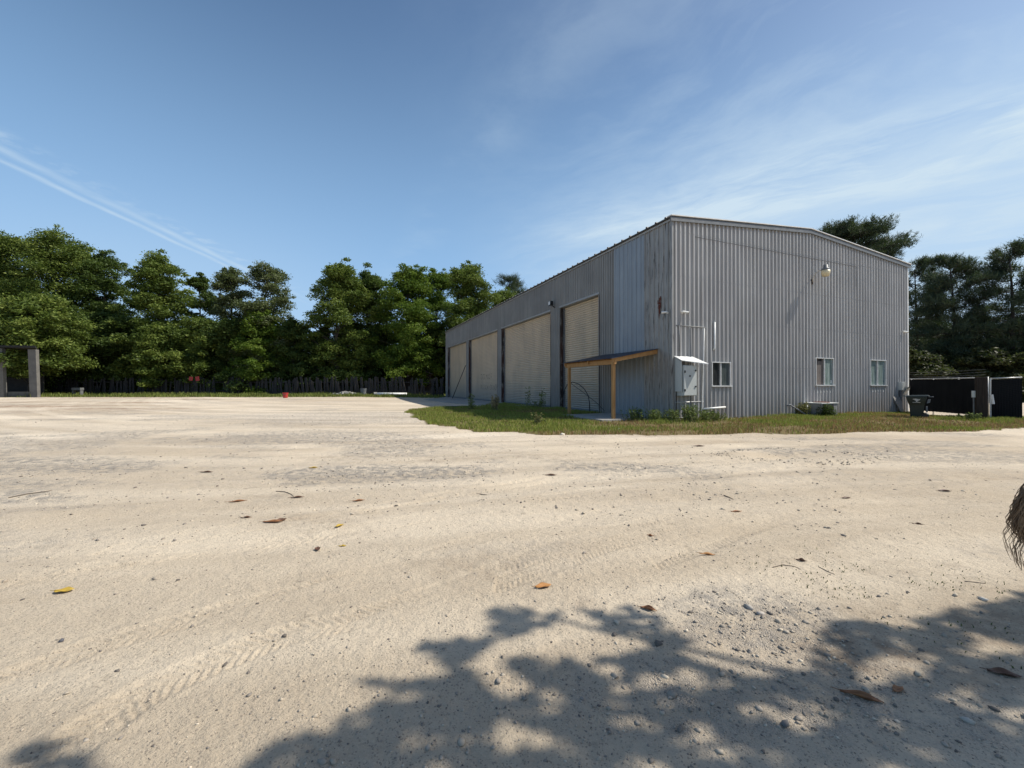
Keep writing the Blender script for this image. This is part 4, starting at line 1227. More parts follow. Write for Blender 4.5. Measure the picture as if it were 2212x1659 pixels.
UNDER = [
    ('low spreading tree whose branches hang over the shed roof', 62, 640, 74, 54.5, 'leafA'),
    ('low leafy tree at the left edge over the shed roof', -30, 640, 70, 54.5, 'leafD'),
    ('low dark tree beside the right concrete pillar', 105, 700, 62, 62.5, 'leafD'),
    ('bushy understorey tree left of the white bench', 40, 690, 70, 64, 'leafD'),
    ('bushy dark tree behind the white bench', 190, 680, 66, 64.5, 'leafD'),
    ('low bush tree between the bench and the red tags', 275, 690, 62, 65, 'leafD'),
    ('sunlit low tree over the fence left of the red tags', 352, 700, 52, 63.5, 'leafA'),
    ('leafy low tree over the red tags', 430, 690, 56, 64.5, 'leafA'),
    ('dark low tree under the wispy pale tree', 505, 690, 55, 65, 'leafD'),
    ('yellowish low tree left of the red bucket', 560, 672, 48, 64.5, 'leafB'),
    ('dark evergreen low tree behind the red bucket', 632, 690, 40, 66, 'leafD'),
    ('dark low tree under the sky gap', 688, 705, 40, 67, 'leafD'),
    ('low tree behind the pale roofed shed', 752, 705, 52, 74, 'leafD'),
    ('dark low tree right of the grey bin', 815, 700, 52, 70, 'leafD'),
    ('shaded low tree over the dark hut', 880, 700, 52, 75, 'leafD'),
    ('dark low tree right of the dark hut', 942, 700, 46, 72, 'leafD'),
    ('low tree pressed against the far corner of the warehouse', 1000, 690, 46, 76, 'leafD'),
    ('low tree showing past the far door of the warehouse', 1060, 700, 46, 80, 'leafA'),
]
for lab, x, top, hw, Y, mt in UNDER:
    X, Yy, h, rad = px_tree(None, x, top, hw, Y)
    broadleaf('understorey_tree', lab, 'tree', X, Yy, h, rad * 1.1, mt, 130, 235, .215, base=.32 if 'shed roof' in lab else (.24 if 'red tags' in lab else .02), group='low trees crowding the plank fence', trunk_r=.13, zscale=.7)
# far-off wood behind, closing the gaps at ground level
n = 52000
xs = rng.uniform(-95, 60, n); ys = rng.uniform(84, 96, n)
hmx = 6.5 + 5 * fbm(xs * .12, ys * .12, 3, 121)
zs = rng.uniform(0, 1, n) ** .8 * hmx
V, F = leaf_quads(np.stack([xs, ys, zs], 1), rng.uniform(.4, .8, n), rng.uniform(.2, .42, n))
o = np_obj('distant_wood', V, F, M['leafD'], None, (0, 88, 0), {'var': np.repeat(np.clip(rng.normal(.4, .25, n), 0, 1), 4)})
tag(o, 'dim mass of far woodland seen between the trees', 'woodland', kind='stuff')


n = 30000
an_ = rng.uniform(R(36), R(125), n); rd_ = rng.uniform(86, 98, n); xs = rd_ * np.sin(an_); ys = rd_ * np.cos(an_)
zs = rng.uniform(0, 1, n) ** .8 * (5.5 + 6 * fbm(xs * .12, ys * .12, 3, 141))
V, F = leaf_quads(np.stack([xs, ys, zs], 1), rng.uniform(.4, .8, n), rng.uniform(.2, .42, n))
o = np_obj('distant_wood', V, F, M['needle'], None, (80, 40, 0), {'var': np.repeat(np.clip(rng.normal(.4, .25, n), 0, 1), 4)})
tag(o, 'dim belt of far trees low behind the pines and the black fence', 'woodland', kind='stuff')


# ------------------------------------------------------------------ pines
def tufts(cent, dirs, L_, nper, wd, jit=.75):
    n = len(cent)
    c = np.repeat(cent, nper, 0); d = np.repeat(dirs, nper, 0) + rng.standard_normal((n * nper, 3)) * jit
    d /= np.linalg.norm(d, axis=1)[:, None]
    c = c + rng.standard_normal((n * nper, 3)) * L_ * .25
    s = np.cross(d, rng.standard_normal((n * nper, 3))); s /= np.linalg.norm(s, axis=1)[:, None] + 1e-9
    l = L_ * rng.uniform(.6, 1.2, (n * nper, 1)); wv = wd * rng.uniform(.6, 1.3, (n * nper, 1))
    V = np.stack([c - s * wv * .6, c + s * wv * .6, c + d * l + s * wv * .25, c + d * l - s * wv * .25], 1).reshape(-1, 3)
    return V, np.arange(n * nper * 4).reshape(-1, 4)


def pine(label, x, y, h, rad, lo, ntuft=900, tr_r=.3, mt='needle', prof=None, group='pines behind the black fence', nper=13, tl=.55, nb=44, rise=.25, seed=0):
    global rng
    rng = np.random.default_rng(zlib.crc32(label.encode()) + seed)
    z0 = gz(x, y) - .2
    root = thing('pine_tree', label, 'pine tree', (x, y, z0), group)
    tr = MB(); tp = []; rd = []
    wob = rng.standard_normal(2) * .25
    for i in range(11):
        q = i / 10; tp.append((x + wob[0] * math.sin(q * 4), y + wob[1] * math.sin(q * 3), z0 + h * .96 * q)); rd.append(tr_r * (1 - .85 * q))
    tr.tube(tp, rd, 8); tpa = np.array(tp)
    prof = prof or (lambda q: math.sin(math.pi * (.12 + .86 * q)) ** .7)
    C = []; D = []
    for b_ in range(nb):
        q = (b_ + rng.uniform(0, 1)) / nb; zz = lo + (1 - lo) * q
        k_ = min(zz / .96 * 10, 9.99); i = int(k_); st_ = tpa[i] + (tpa[i + 1] - tpa[i]) * (k_ - i)
        an = rng.uniform(0, 6.28); L_ = rad * prof(q) * rng.uniform(.65, 1.1)
        en = st_ + np.array([math.cos(an) * L_, math.sin(an) * L_, L_ * rise * rng.uniform(.2, 1.4) + (.08 * h * (q - .5) if rise else 0)])
        en[2] = min(en[2], z0 + h)
        limb(tr, st_, en, tr_r * .22 * (1.1 - q * .7), .02, sag=.06)
        nt_ = max(4, int(ntuft / nb * (.35 + .65 * L_ / rad)))
        # twigs off the outer two thirds of the branch
        nbl = max(3, int(3 + L_ * 1.2)); bw_ = rng.uniform(.35, 1.0, nbl); bw_[0] = 1.0
        side = np.array([-math.sin(an), math.cos(an), 0])
        bc_ = st_ + (en - st_) * bw_[:, None] + side * (rng.normal(0, .20, (nbl, 1)) * L_ * bw_[:, None]) + np.array([0, 0, .06 * L_])
        for c_ in bc_[1:]: limb(tr, st_ + (en - st_) * .4, c_, tr_r * .07, .012, sag=.03, seg=3, sides=4)
        ib = rng.integers(0, nbl, nt_)
        pts = bc_[ib] + rng.standard_normal((nt_, 3)) * np.array([.50, .50, .26]) * min(.9, .30 + L_ * .13)
        C.append(pts); dd = (en - st_) / L_; D.append(np.tile(dd * .5 + np.array([0, 0, .55]), (nt_, 1)))
    C = np.vstack(C); D = np.vstack(D); D /= np.linalg.norm(D, axis=1)[:, None]
    tr.build('trunk', M['barkpine'], root, smoothf=True)
    V, F = tufts(C, D, tl, nper, .045)
    var = np.repeat(np.clip(rng.normal(.45, .22, len(C)), 0, 1), nper * 4)
    np_obj('crown', V, F, M[mt], root, attrs={'var': var})
    return root


def pxp(x, top, hw, Y): return (x - CX) / FPX * Y, Y, CAMH + (HY - top) / FPX * Y + .1, hw / FPX * Y


umb = lambda q: .35 + .65 * math.sin(math.pi * min(1, .18 + .8 * q)) ** .8
x, y, h, r = pxp(1848, 492, 92, 58); pine('broad umbrella crowned pine above the gable roof', x, y, h, r, .76, 7500, .42, prof=umb, nper=11, tl=.42, nb=95, rise=.20)
x, y, h, r = pxp(1978, 566, 66, 52); pine('pine showing just right of the gable corner', x, y, h, r, .22, 1700, .26, nb=60)
x, y, h, r = pxp(2056, 556, 68, 47); pine('straight pine with a dark trunk in the middle of the right group', x, y, h, r, .12, 3000, .30, nb=84)
x, y, h, r = pxp(2178, 536, 76, 45); pine('tall pine at the right edge with a bare upper trunk', x, y, h, r, .10, 2900, .32, nb=76)
x, y, h, r = pxp(2285, 560, 70, 46); pine('pine at the far right partly outside the picture', x, y, h, r, .12, 1700, .3, nb=60)
for lab, x_, tp_, hw_, Y_ in (('dense pine filling the gap behind the straight pine', 2015, 690, 60, 60), ('dense pine between the two dark trunks', 2118, 695, 60, 60), ('dense pine behind the right edge pine', 2215, 690, 60, 62)):
    x, y, h, r = pxp(x_, tp_, hw_, Y_); pine(lab, x, y, h, r, .05, 2000, .24, nb=60, nper=13, tl=.7)
for lab, x_, tp_, hw_, Y_ in (('olive young tree behind the bin', 1990, 760, 50, 42), ('olive bushy tree left of the wooden post', 2078, 765, 50, 45), ('olive bushy tree behind the wooden post', 2135, 755, 50, 42), ('olive bushy tree above the screened gate', 2215, 750, 56, 43), ('dark bushy tree behind the barbed wire', 2035, 715, 58, 53), ('dark bushy tree at the right above the gate', 2170, 720, 58, 54)):
    X, Yy, h, rad = px_tree(None, x_, tp_, hw_, Y_)
    broadleaf('young_tree', lab, 'tree', X, Yy, h, rad * 1.15, 'needleO' if 'olive' in lab else 'needle', 130, 260, .17, base=.0, group='young trees behind the black fence', bark='barkpine', trunk_r=.12, zscale=.5)
x, y, h, r = pxp(1100, 598, 38, 92); pine('dark pine peeping over the far roof edge', x, y, h, r, .45, 1500, .3, prof=umb, nper=12, tl=.9, nb=50, group='pines behind the warehouse', rise=.3)

# ------------------------------------------------------------------ the shade tree to the right of the viewer
shade = []
rng = np.random.default_rng(77)
POLYS = [[(1106, 1322), (1150, 1315), (1200, 1335), (1195, 1352), (1130, 1372), (1080, 1395), (1025, 1410), (1020, 1450), (1040, 1490), (1100, 1500), (1106, 1430), (1250, 1425), (1330, 1420), (1390, 1405), (1456, 1422), (1556, 1440),
          (1656, 1457), (1720, 1445), (1766, 1367), (1856, 1347), (1960, 1345), (2031, 1327), (2120, 1310), (2240, 1285), (2420, 1290), (2420, 1720), (480, 1720), (550, 1647), (625, 1587), (775, 1547), (850, 1515), (790, 1492), (785, 1482), (850, 1470),
          (930, 1475), (950, 1450), (930, 1410), (880, 1400), (875, 1388), (950, 1385), (1020, 1380), (1050, 1340)],
         [(1235, 1320), (1290, 1318), (1380, 1325), (1440, 1340), (1465, 1375), (1455, 1410), (1420, 1440), (1370, 1440), (1400, 1405), (1395, 1375), (1350, 1355), (1280, 1340)],
         [(10, 1640), (60, 1612), (130, 1605), (185, 1620), (200, 1659), (180, 1720), (0, 1720)]]
HL = [(1501, 1462, 30, 19), (1406, 1468, 28, 19), (1316, 1452, 34, 18), (1221, 1507, 40, 26), (1576, 1470, 24, 13), (1931, 1437, 95, 28), (1746, 1562, 58, 28), (1531, 1620, 95, 40), (1430, 1650, 50, 22), (1926, 1577, 34, 13),
      (2171, 1542, 34, 18), (2056, 1512, 28, 11), (2016, 1637, 28, 9), (1280, 1385, 60, 26), (1075, 1445, 40, 36), (1130, 1535, 34, 13), (1640, 1520, 30, 12), (1320, 1560, 30, 13), (1850, 1500, 30, 11), (2110, 1400, 40, 13), (1010, 1580, 30, 11), (1660, 1640, 30, 10), (1230, 1620, 34, 11)]
n_ = 22000
Zs = rng.uniform(1.45, 3.2, n_); Xs = rng.uniform(-2.6, 4.6, n_)
fx_ = Xs / Zs * FPX + CX; fy_ = HY + CAMH * FPX / Zs
ragx = fx_ + 46 * (fbm(Xs * 5, Zs * 5, 3, 201) - .5) * 2; ragy = fy_ + 26 * (fbm(Xs * 5, Zs * 5, 3, 207) - .5) * 2
ok = np.zeros(n_, bool)
for pg in POLYS: ok |= in_poly(ragx, ragy, pg)
for a_, b_, c_, d_ in HL: ok &= ~(((ragx - a_) / c_) ** 2 + ((ragy - b_) / d_) ** 2 < 1.2)
thin = .5 * fbm(Xs * 6, Zs * 8, 3, 211) + .5 * fbm(Xs * 16, Zs * 20, 2, 213)
ok &= thin > .43
for X, Z in zip(Xs[ok], Zs[ok]):
    hh = 4.9 + 1.6 * float(fbm(np.array([X * .9]), np.array([Z * .9]), 2, 221)[0]) + rng.normal(0, .2)
    shade.append((X + SUN_D[0] / SUN_D[2] * hh, Z + SUN_D[1] / SUN_D[2] * hh, hh))
for i in range(230):
    cx_ = rng.uniform(-.5, 9.5); cy_ = rng.uniform(-5.0, 1.3); hgt = rng.uniform(6.5, 13)
    if cy_ > .9 and cx_ < .5: continue
    for k_ in range(60):
        d = rng.normal(0, 1, 3) * np.array([.42, .42, .35]); hh = hgt + d[2]
        if cy_ + d[1] > 1.5: continue
        shade.append((cx_ + d[0] + SUN_D[0] / SUN_D[2] * hh, cy_ + d[1] + SUN_D[1] / SUN_D[2] * hh, hh))
shade = np.array(shade)
root = thing('shade_tree', 'large broadleaf tree to the right of the viewer that shades the sand', 'tree', (13.2, -1.6, 0))
tr = MB(); tr.tube([(13.2, -1.6, -.1), (13.25, -1.55, 2), (13.1, -1.4, 5), (13.0, -1.2, 8), (13.1, -1.2, 11), (13.0, -1.1, 13)], [.42, .32, .28, .22, .14, .05], 10)
for c in shade[:: 260]:
    limb(tr, (13.05, -1.3, min(max(4.5, c[2] - 3.5), 10)), c, .10, .015, sag=-.03)
tr.build('trunk', M['bark'], root, smoothf=True)
V, F = leaf_quads(shade, rng.uniform(.05, .085, len(shade)), rng.uniform(.022, .036, len(shade)), 1.0)
np_obj('crown', V, F, M['leafA'], root, attrs={'var': np.repeat(rng.uniform(.2, .8, len(shade)), 4)})

# ================================================================== BACKGROUND: FENCE, SHED, SCRAP
t = thing('plank_fence', 'long leaning fence of grey upright planks under the trees', 'fence', (-35, 61, 0))
q = MB(); x = -88.0
while x < -10.0:
    y = 61.0 + .9 * math.sin(x * .11) + .15 * rng.uniform(-1, 1); z = gz(x, y)
    wd = rng.uniform(.16, .34); hh = rng.uniform(2.0, 2.75) * (1 if rng.uniform() > .08 else .6); ln = rng.normal(-.08 if x > -35 else .0, .09)
    if rng.uniform() > .07:
        q.add([(x, y, z - .1), (x + wd, y, z - .1), (x + wd + ln * hh, y + .05, z + hh + rng.uniform(-.1, .1)), (x + ln * hh, y + .05, z + hh),
               (x, y + .05, z - .1), (x + wd, y + .05, z - .1), (x + wd + ln * hh, y + .1, z + hh), (x + ln * hh, y + .1, z + hh - .03)],
              [(0, 1, 2, 3), (7, 6, 5, 4), (0, 4, 5, 1), (1, 5, 6, 2), (2, 6, 7, 3), (3, 7, 4, 0)])
    x += wd * rng.uniform(1.0, 1.35)
q.build('planks', M['plank'], t)
q = MB()
for zz in (.6, 1.9):
    pts = [(x_, 61.2 + .9 * math.sin(x_ * .11), gz(x_, 61) + zz) for x_ in np.arange(-88, -10, 4)]
    for a_, b_ in zip(pts[:-1], pts[1:]): q.beam(a_, b_, .06, .12)
q.build('rail', M['plank'], t)
for i, (px_, lab) in enumerate(((412, 'left of two small red tags nailed on the plank fence'), (426, 'right of two small red tags nailed on the plank fence'))):
    p = at(px_, 818, 58.6); q = MB(); q.box(p, (.5, .03, .55 if i == 0 else .62), ry=.15 * (1 - 2 * i))
    tag(q.build('red_tag', M['redp'], None, p), lab, 'tag', 'red tags on the plank fence')
# open shed at the far left
sc = at(30, 857, 50.0); sc[2] = .14
t = thing('open_shed', 'dark open shed with pale concrete pillars at the left edge', 'shed', sc)
def PXw(px_): return (px_ - CX) / FPX * 50.0
for (xa, xb, zt) in ((-14, 7.5, 6.1), (61, 80, 5.95), (-110, -88, 6.0)):
    q = MB(); x0, x1 = PXw(xa), PXw(xb); tl = -.10
    q.hexa([(x0 + .2, 50, 0), (x1 + .05, 50, 0), (x1 + .05, 50.35, 0), (x0 + .2, 50.35, 0), (x0 + tl, 50, zt), (x1 + tl - .1, 50, zt), (x1 + tl - .1, 50.35, zt), (x0 + tl, 50.35, zt)])
    q.build('pillar', mat('shaded_concrete', (.16, .15, .135), (.11, .105, .095), 1.1, .9, bmp=.2, c3=(.07, .065, .06), scale3=.9, lo3=.6, hi3=.72), t)  # concrete colour darkened to stand in for foliage shade on the pillars
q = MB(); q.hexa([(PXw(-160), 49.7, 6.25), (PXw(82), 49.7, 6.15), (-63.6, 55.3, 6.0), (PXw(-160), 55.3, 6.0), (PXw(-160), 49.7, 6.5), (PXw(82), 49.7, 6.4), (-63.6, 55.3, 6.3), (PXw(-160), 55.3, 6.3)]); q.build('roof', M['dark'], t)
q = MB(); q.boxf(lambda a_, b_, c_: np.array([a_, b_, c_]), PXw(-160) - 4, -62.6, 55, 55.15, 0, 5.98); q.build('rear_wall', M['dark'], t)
q = MB(); q.boxf(lambda a_, b_, c_: np.array([a_, b_, c_]), PXw(9), PXw(62), 50.3, 50.8, 0, .8); q.build('kerb', mat('mossy_concrete', (.10, .10, .09), (.07, .07, .06), 2, .9), t)

p = at(168, 857, 55); p[2] = gz(p[0], 55)
t = thing('bench', 'small pale bench in the shade before the plank fence', 'bench', p)
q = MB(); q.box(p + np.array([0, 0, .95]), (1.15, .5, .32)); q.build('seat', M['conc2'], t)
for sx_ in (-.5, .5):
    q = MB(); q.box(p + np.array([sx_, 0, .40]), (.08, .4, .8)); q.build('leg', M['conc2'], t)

p = np.array([-26.4, 48.0, gz(-26.4, 48) - .02])
t = thing('bucket', 'red plastic bucket at the edge of the lot', 'bucket', p)
q = MB(); q.lathe(p, [(.24, 0), (.29, .52), (.33, .53), (.33, .62), (.30, .62), (.27, .5)], 18); q.build('body', M['redp'], t, smoothf=False)
q = MB(); q.tube([p + np.array([-.33, 0, .58]), p + np.array([-.2, -.3, .42]), p + np.array([.1, -.38, .36]), p + np.array([.33, 0, .58])], .012, 6); q.build('handle', M['wire'], t)
p = np.array([(785 - CX) / FPX * 57, 57.0, gz(-20, 57) - .02])
t = thing('trash_can', 'grey ribbed trash can in front of the plank fence', 'trash can', p)
q = MB(); q.lathe(p, [(.32, 0), (.36, .5), (.38, .72), (.42, .73), (.42, .80), (.40, .81), (.41, .95), (.44, .96), (.44, 1.02), (.38, 1.02), (.36, .8)], 18); q.build('body', M['greyp'], t)
q = MB()
for sx_ in (-1, 1): q.box(p + np.array([sx_ * .44, 0, .82]), (.06, .16, .06))
q.build('handle', M['greyp'], t)
pA = np.array([(812 - CX) / FPX * 57.5, 57.5, gz(-19, 57.5) + .22]); pB = np.array([(879 - CX) / FPX * 58.5, 58.5, gz(-15, 58.5) + .22])
t = thing('pipe', 'long white pipe lying on the grass before the plank fence', 'pipe', (pA + pB) / 2 - UP * .2)
q = MB(); q.tube([pA, pB], .19, 12); q.build('barrel', M['white'], t, smoothf=True)
q = MB(); q.tube([pA - (pB - pA) * .06, pA + (pB - pA) * .03], .24, 12); q.build('collar', M['slate'], t)
p = np.array([(750 - CX) / FPX * 57, 57.0, gz(-22, 57)])
t = thing('rubble_heap', 'low heap of pale rubble and boards left of the trash can', 'rubble', p)
for i in range(46):
    q = MB(); d = rng.normal(0, 1, 2) * np.array([1.3, .5]); q.box(p + np.array([d[0], d[1], max(.05, .42 - .25 * abs(d[0]))]), rng.uniform(.12, .5, 3), rng.uniform(0, 3), rng.uniform(-.4, .4), rng.uniform(-.4, .4)); q.build('chunk', M['conc'], t)
for k_ in range(4):
    q = MB(); q.box(p + np.array([-.9 + .5 * k_, -.5 - .1 * k_, .30 - .04 * k_]), (1.9, .18, .05), rng.uniform(-.4, .4), 0, rng.uniform(-.12, .12)); q.build('board', M['slate'], t)
# distant sheds behind the fence
p = at(737, 834, 69); p[2] = .1; x0 = (706 - CX) / FPX * 69; x1 = (766 - CX) / FPX * 69
t = thing('shed', 'small shed with a pale grey roof behind the plank fence', 'shed', p)
q = MB(); q.boxf(lambda a_, b_, c_: np.array([a_, b_, c_]), x0 + .2, x1 - .2, 69.3, 72, 0, 2.75); q.build('wall', M['plank'], t)
q = MB(); q.hexa([(x0, 68.8, 2.7), (x1, 68.8, 2.7), (x1 + .1, 70.8, 3.95), (x0 + .1, 70.8, 3.95), (x0, 68.8, 2.78), (x1, 68.8, 2.78), (x1 + .1, 70.8, 4.03), (x0 + .1, 70.8, 4.03)])
q.hexa([(x0 + .1, 70.81, 3.95), (x1 + .1, 70.81, 3.95), (x1, 72.6, 2.8), (x0, 72.6, 2.8), (x0 + .1, 70.81, 4.03), (x1 + .1, 70.81, 4.03), (x1, 72.6, 2.88), (x0, 72.6, 2.88)]); q.build('roof', mat('pale_roof', (.42, .41, .38), (.33, .32, .30), 2, .8), t)
p = at(890, 834, 67); p[2] = .1; x0 = (846 - CX) / FPX * 67; x1 = (934 - CX) / FPX * 67; xm = (x0 + x1) / 2
t = thing('hut', 'dark low hut with a shallow roof behind the plank fence', 'hut', p)
q = MB(); q.boxf(lambda a_, b_, c_: np.array([a_, b_, c_]), x0 + .3, x1 - .3, 67.2, 71, 0, 3.4); q.build('wall', M['timber'], t)
q = MB(); vs = [(x0, 66.7, 3.4), (xm, 66.7, 4.5), (x1, 66.7, 3.4), (x0, 71.3, 3.4), (xm, 71.3, 4.5), (x1, 71.3, 3.4)]
q.add(vs + [(a_, b_, c_ + .12) for a_, b_, c_ in vs], [(0, 1, 4, 3), (1, 2, 5, 4), (6, 9, 10, 7), (7, 10, 11, 8), (0, 6, 7, 1), (1, 7, 8, 2), (3, 4, 10, 9), (4, 5, 11, 10), (0, 3, 9, 6), (2, 8, 11, 5)]); q.build('roof', M['bark'], t)
for px_, pz in ((866, 2.6), (902, 2.7), (880, 3.2)):
    q = MB(); q.box(((px_ - CX) / FPX * 67.0, 67.17, pz), (.45, .05, .3)); q.build('window', M['slate'], t)

# ================================================================== WEEDS
rng = np.random.default_rng(5)


def weed(label, x, y, h, n, spread, tint, dry=False, group='weeds along the warehouse'):
    n = int(n * 1.6); z = gz(x, y); root = thing('weed_plant', label, 'weed', (x, y, z), group)
    st_ = MB(); lc = []; 
    for i in range(n):
        a_ = rng.uniform(0, 6.28); d = spread * rng.uniform(.1, 1); bx_, by_ = x + rng.normal(0, spread * .35), y + rng.normal(0, spread * .35)
        tp = np.array([bx_ + math.cos(a_) * d * .6, by_ + math.sin(a_) * d * .6, z + h * rng.uniform(.55, 1.0)])
        b0 = np.array([bx_, by_, z - .02]); mid = (b0 + tp) / 2 + np.array([0, 0, h * .08])
        st_.tube([b0, mid, tp], [.012, .009, .005], 4, cap=False)
        k_ = 14 if not dry else 22
        w_ = rng.uniform(.25 if not dry else .55, 1.05, k_)[:, None]
        lc.append(b0 + (tp - b0) * w_ + rng.normal(0, 1, (k_, 3)) * np.array([.06, .06, .04]) * (h if not dry else h * .45))
    lc = np.vstack(lc)
    st_.build('stem', M['grassstem'], root)
    V, F = leaf_quads(lc, rng.uniform(.04, .085, len(lc)) * (.6 + h * .6), rng.uniform(.012, .026, len(lc)) * (.6 + h * .6))
    T = np.repeat(np.concatenate([np.array([tint]) * rng.uniform(.6, 1.35, (len(lc), 1)), np.ones((len(lc), 1))], 1), 4, 0)
    np_obj('leaves', V, F, M['grass'], root, attrs={'tint': T})


M['grassstem'] = mat('weed_stem', (.16, .15, .06), (.11, .11, .045), 6, .8)
GR = (.15, .20, .05)
weed('bushy green weed at the foot of the right awning post', 5.35, 18.0, .6, 22, .45, GR)
weed('bushy green weed between the awning post and the building corner', 6.1, 17.6, .55, 20, .42, GR)
weed('green weed at the corner of the warehouse', 6.75, 17.4, .55, 20, .4, GR)
weed('spreading green weed under the electrical cabinet', 7.6, 17.5, .7, 24, .5, GR)
weed('low green weed under the first window', 9.0, 18.2, .4, 20, .5, (.12, .15, .04))
weed('green weed below the white pipe stub', 8.3, 17.7, .5, 20, .5, GR)
weed('dry pale seed stalks in the shaded grass', -1.0, 23.6, 1.0, 16, .3, (.40, .33, .18), True)
weed('tall thin weed left of the dry seed stalks', -2.6, 26.0, .95, 8, .25, GR)
weed('tall thistle like weed before the wide roller door', 1.15, 29.6, 1.6, 3, .14, GR)
weed('second tall weed nearer the pier of the wide door', 2.05, 27.8, 1.6, 3, .14, GR)
weed('low broad weed at the foot of the wide roller door', 1.75, 28.6, .6, 12, .8, GR)
weed('pale sprouting weed in the sunlit grass edge', 1.0, 16.0, .5, 10, .3, (.2, .2, .08))
weed('small yellow green weed left of the condenser', 14.85, 21.1, .65, 22, .4, (.19, .19, .06))
weed('weed tuft beside the wooden post', 20.2, 18.1, .35, 16, .4, GR)
shr = thing('shrub', 'dark rounded shrub in front of the condenser box', 'shrub', (15.75, 20.65, 0))
st_ = MB(); cc = []
for i in range(26):
    d = rng.standard_normal(3); d /= np.linalg.norm(d); d[2] = abs(d[2]); e_ = np.array([15.75, 20.65, .1]) + d * np.array([.42, .35, .5])
    st_.tube([(15.75 + d[0] * .05, 20.65, -.02), e_ * .5 + np.array([15.75, 20.65, .15]) * .5, e_], [.02, .012, .006], 4)
st_.build('stem', M['bark'], shr)
d = rng.standard_normal((1500, 3)); d /= np.linalg.norm(d, axis=1)[:, None]; d[:, 2] = np.abs(d[:, 2])
cc = np.array([15.75, 20.65, .02]) + d * rng.uniform(.4, 1.0, (1500, 1)) * np.array([.52, .4, .62])
V, F = leaf_quads(cc, rng.uniform(.03, .06, 1500), rng.uniform(.012, .025, 1500)); np_obj('foliage', V, F, M['leafD'], shr, attrs={'var': np.repeat(rng.uniform(0, .25, 1500), 4)})

# ================================================================== FALLEN LEAVES, TWIGS
def leafm(name, a_, b_):
    return mat(name, a_, b_, 14, .55, c3=tuple(v_ * .45 for v_ in b_), scale3=22, lo3=.58, hi3=.7)
M['lf_brown'] = leafm('dry_leaf_brown', (.30, .14, .055), (.20, .085, .035))
M['lf_dark'] = leafm('dry_leaf_dark', (.12, .055, .028), (.075, .035, .02))
M['lf_orange'] = leafm('dry_leaf_orange', (.50, .25, .08), (.38, .17, .055))
M['lf_yellow'] = leafm('dry_leaf_yellow', (.52, .36, .05), (.42, .27, .04))


def fallen_leaf(label, px_, py_, L_, wd, rz, m, curl=.5, roll=0.0, arch=.25, lift=.0):
    Z = CAMH * FPX / (py_ - HY); X = (px_ - CX) / FPX * Z
    hz, *_r = ground_fields(np.array([X]), np.array([Z])); z = float(hz[0]) + .006 + lift
    q = MB(); nu, nv = 12, 6; vs = []
    for i in range(nu + 1):
        u = i / nu; w_ = wd * .5 * math.sin(math.pi * (u * .94 + .03)) ** .75
        for j in range(nv + 1):
            v_ = (j / nv - .5) * 2
            ang = v_ * (curl + roll * 2.6)
            rad_ = w_ / max(.15, (curl + roll * 2.6))
            yy = rad_ * math.sin(ang); zz = rad_ * (1 - math.cos(ang)) + arch * L_ * .5 * (u - .5) ** 2 + .004 * math.sin(9 * u + 3 * v_)
            vs.append((L_ * (u - .5), yy, zz))
    vs = np.array(vs); ca, sa = math.cos(rz), math.sin(rz)
    W = np.stack([vs[:, 0] * ca - vs[:, 1] * sa + X, vs[:, 0] * sa + vs[:, 1] * ca + Z, vs[:, 2] + z], 1)
    q.add(W, [(i * (nv + 1) + j, (i + 1) * (nv + 1) + j, (i + 1) * (nv + 1) + j + 1, i * (nv + 1) + j + 1) for i in range(nu) for j in range(nv)])
    e_ = np.array([X - ca * L_ * .5, Z - sa * L_ * .5, z + arch * L_ * .12])
    q.tube([e_ + np.array([ca, sa, 0]) * L_ * .9, e_ + np.array([ca, sa, 0]) * L_ * .4 + UP * -.0, e_ - np.array([ca, sa, -.12]) * L_ * .22], [.0006, .0014, .0018], 5)
    o = q.build('fallen_leaf', m, None, (X, Z, z), smoothf=True)
    s_ = o.modifiers.new('solid', 'SOLIDIFY'); s_.thickness = .0012
    tag(o, label, 'leaf', 'fallen leaves on the sand')


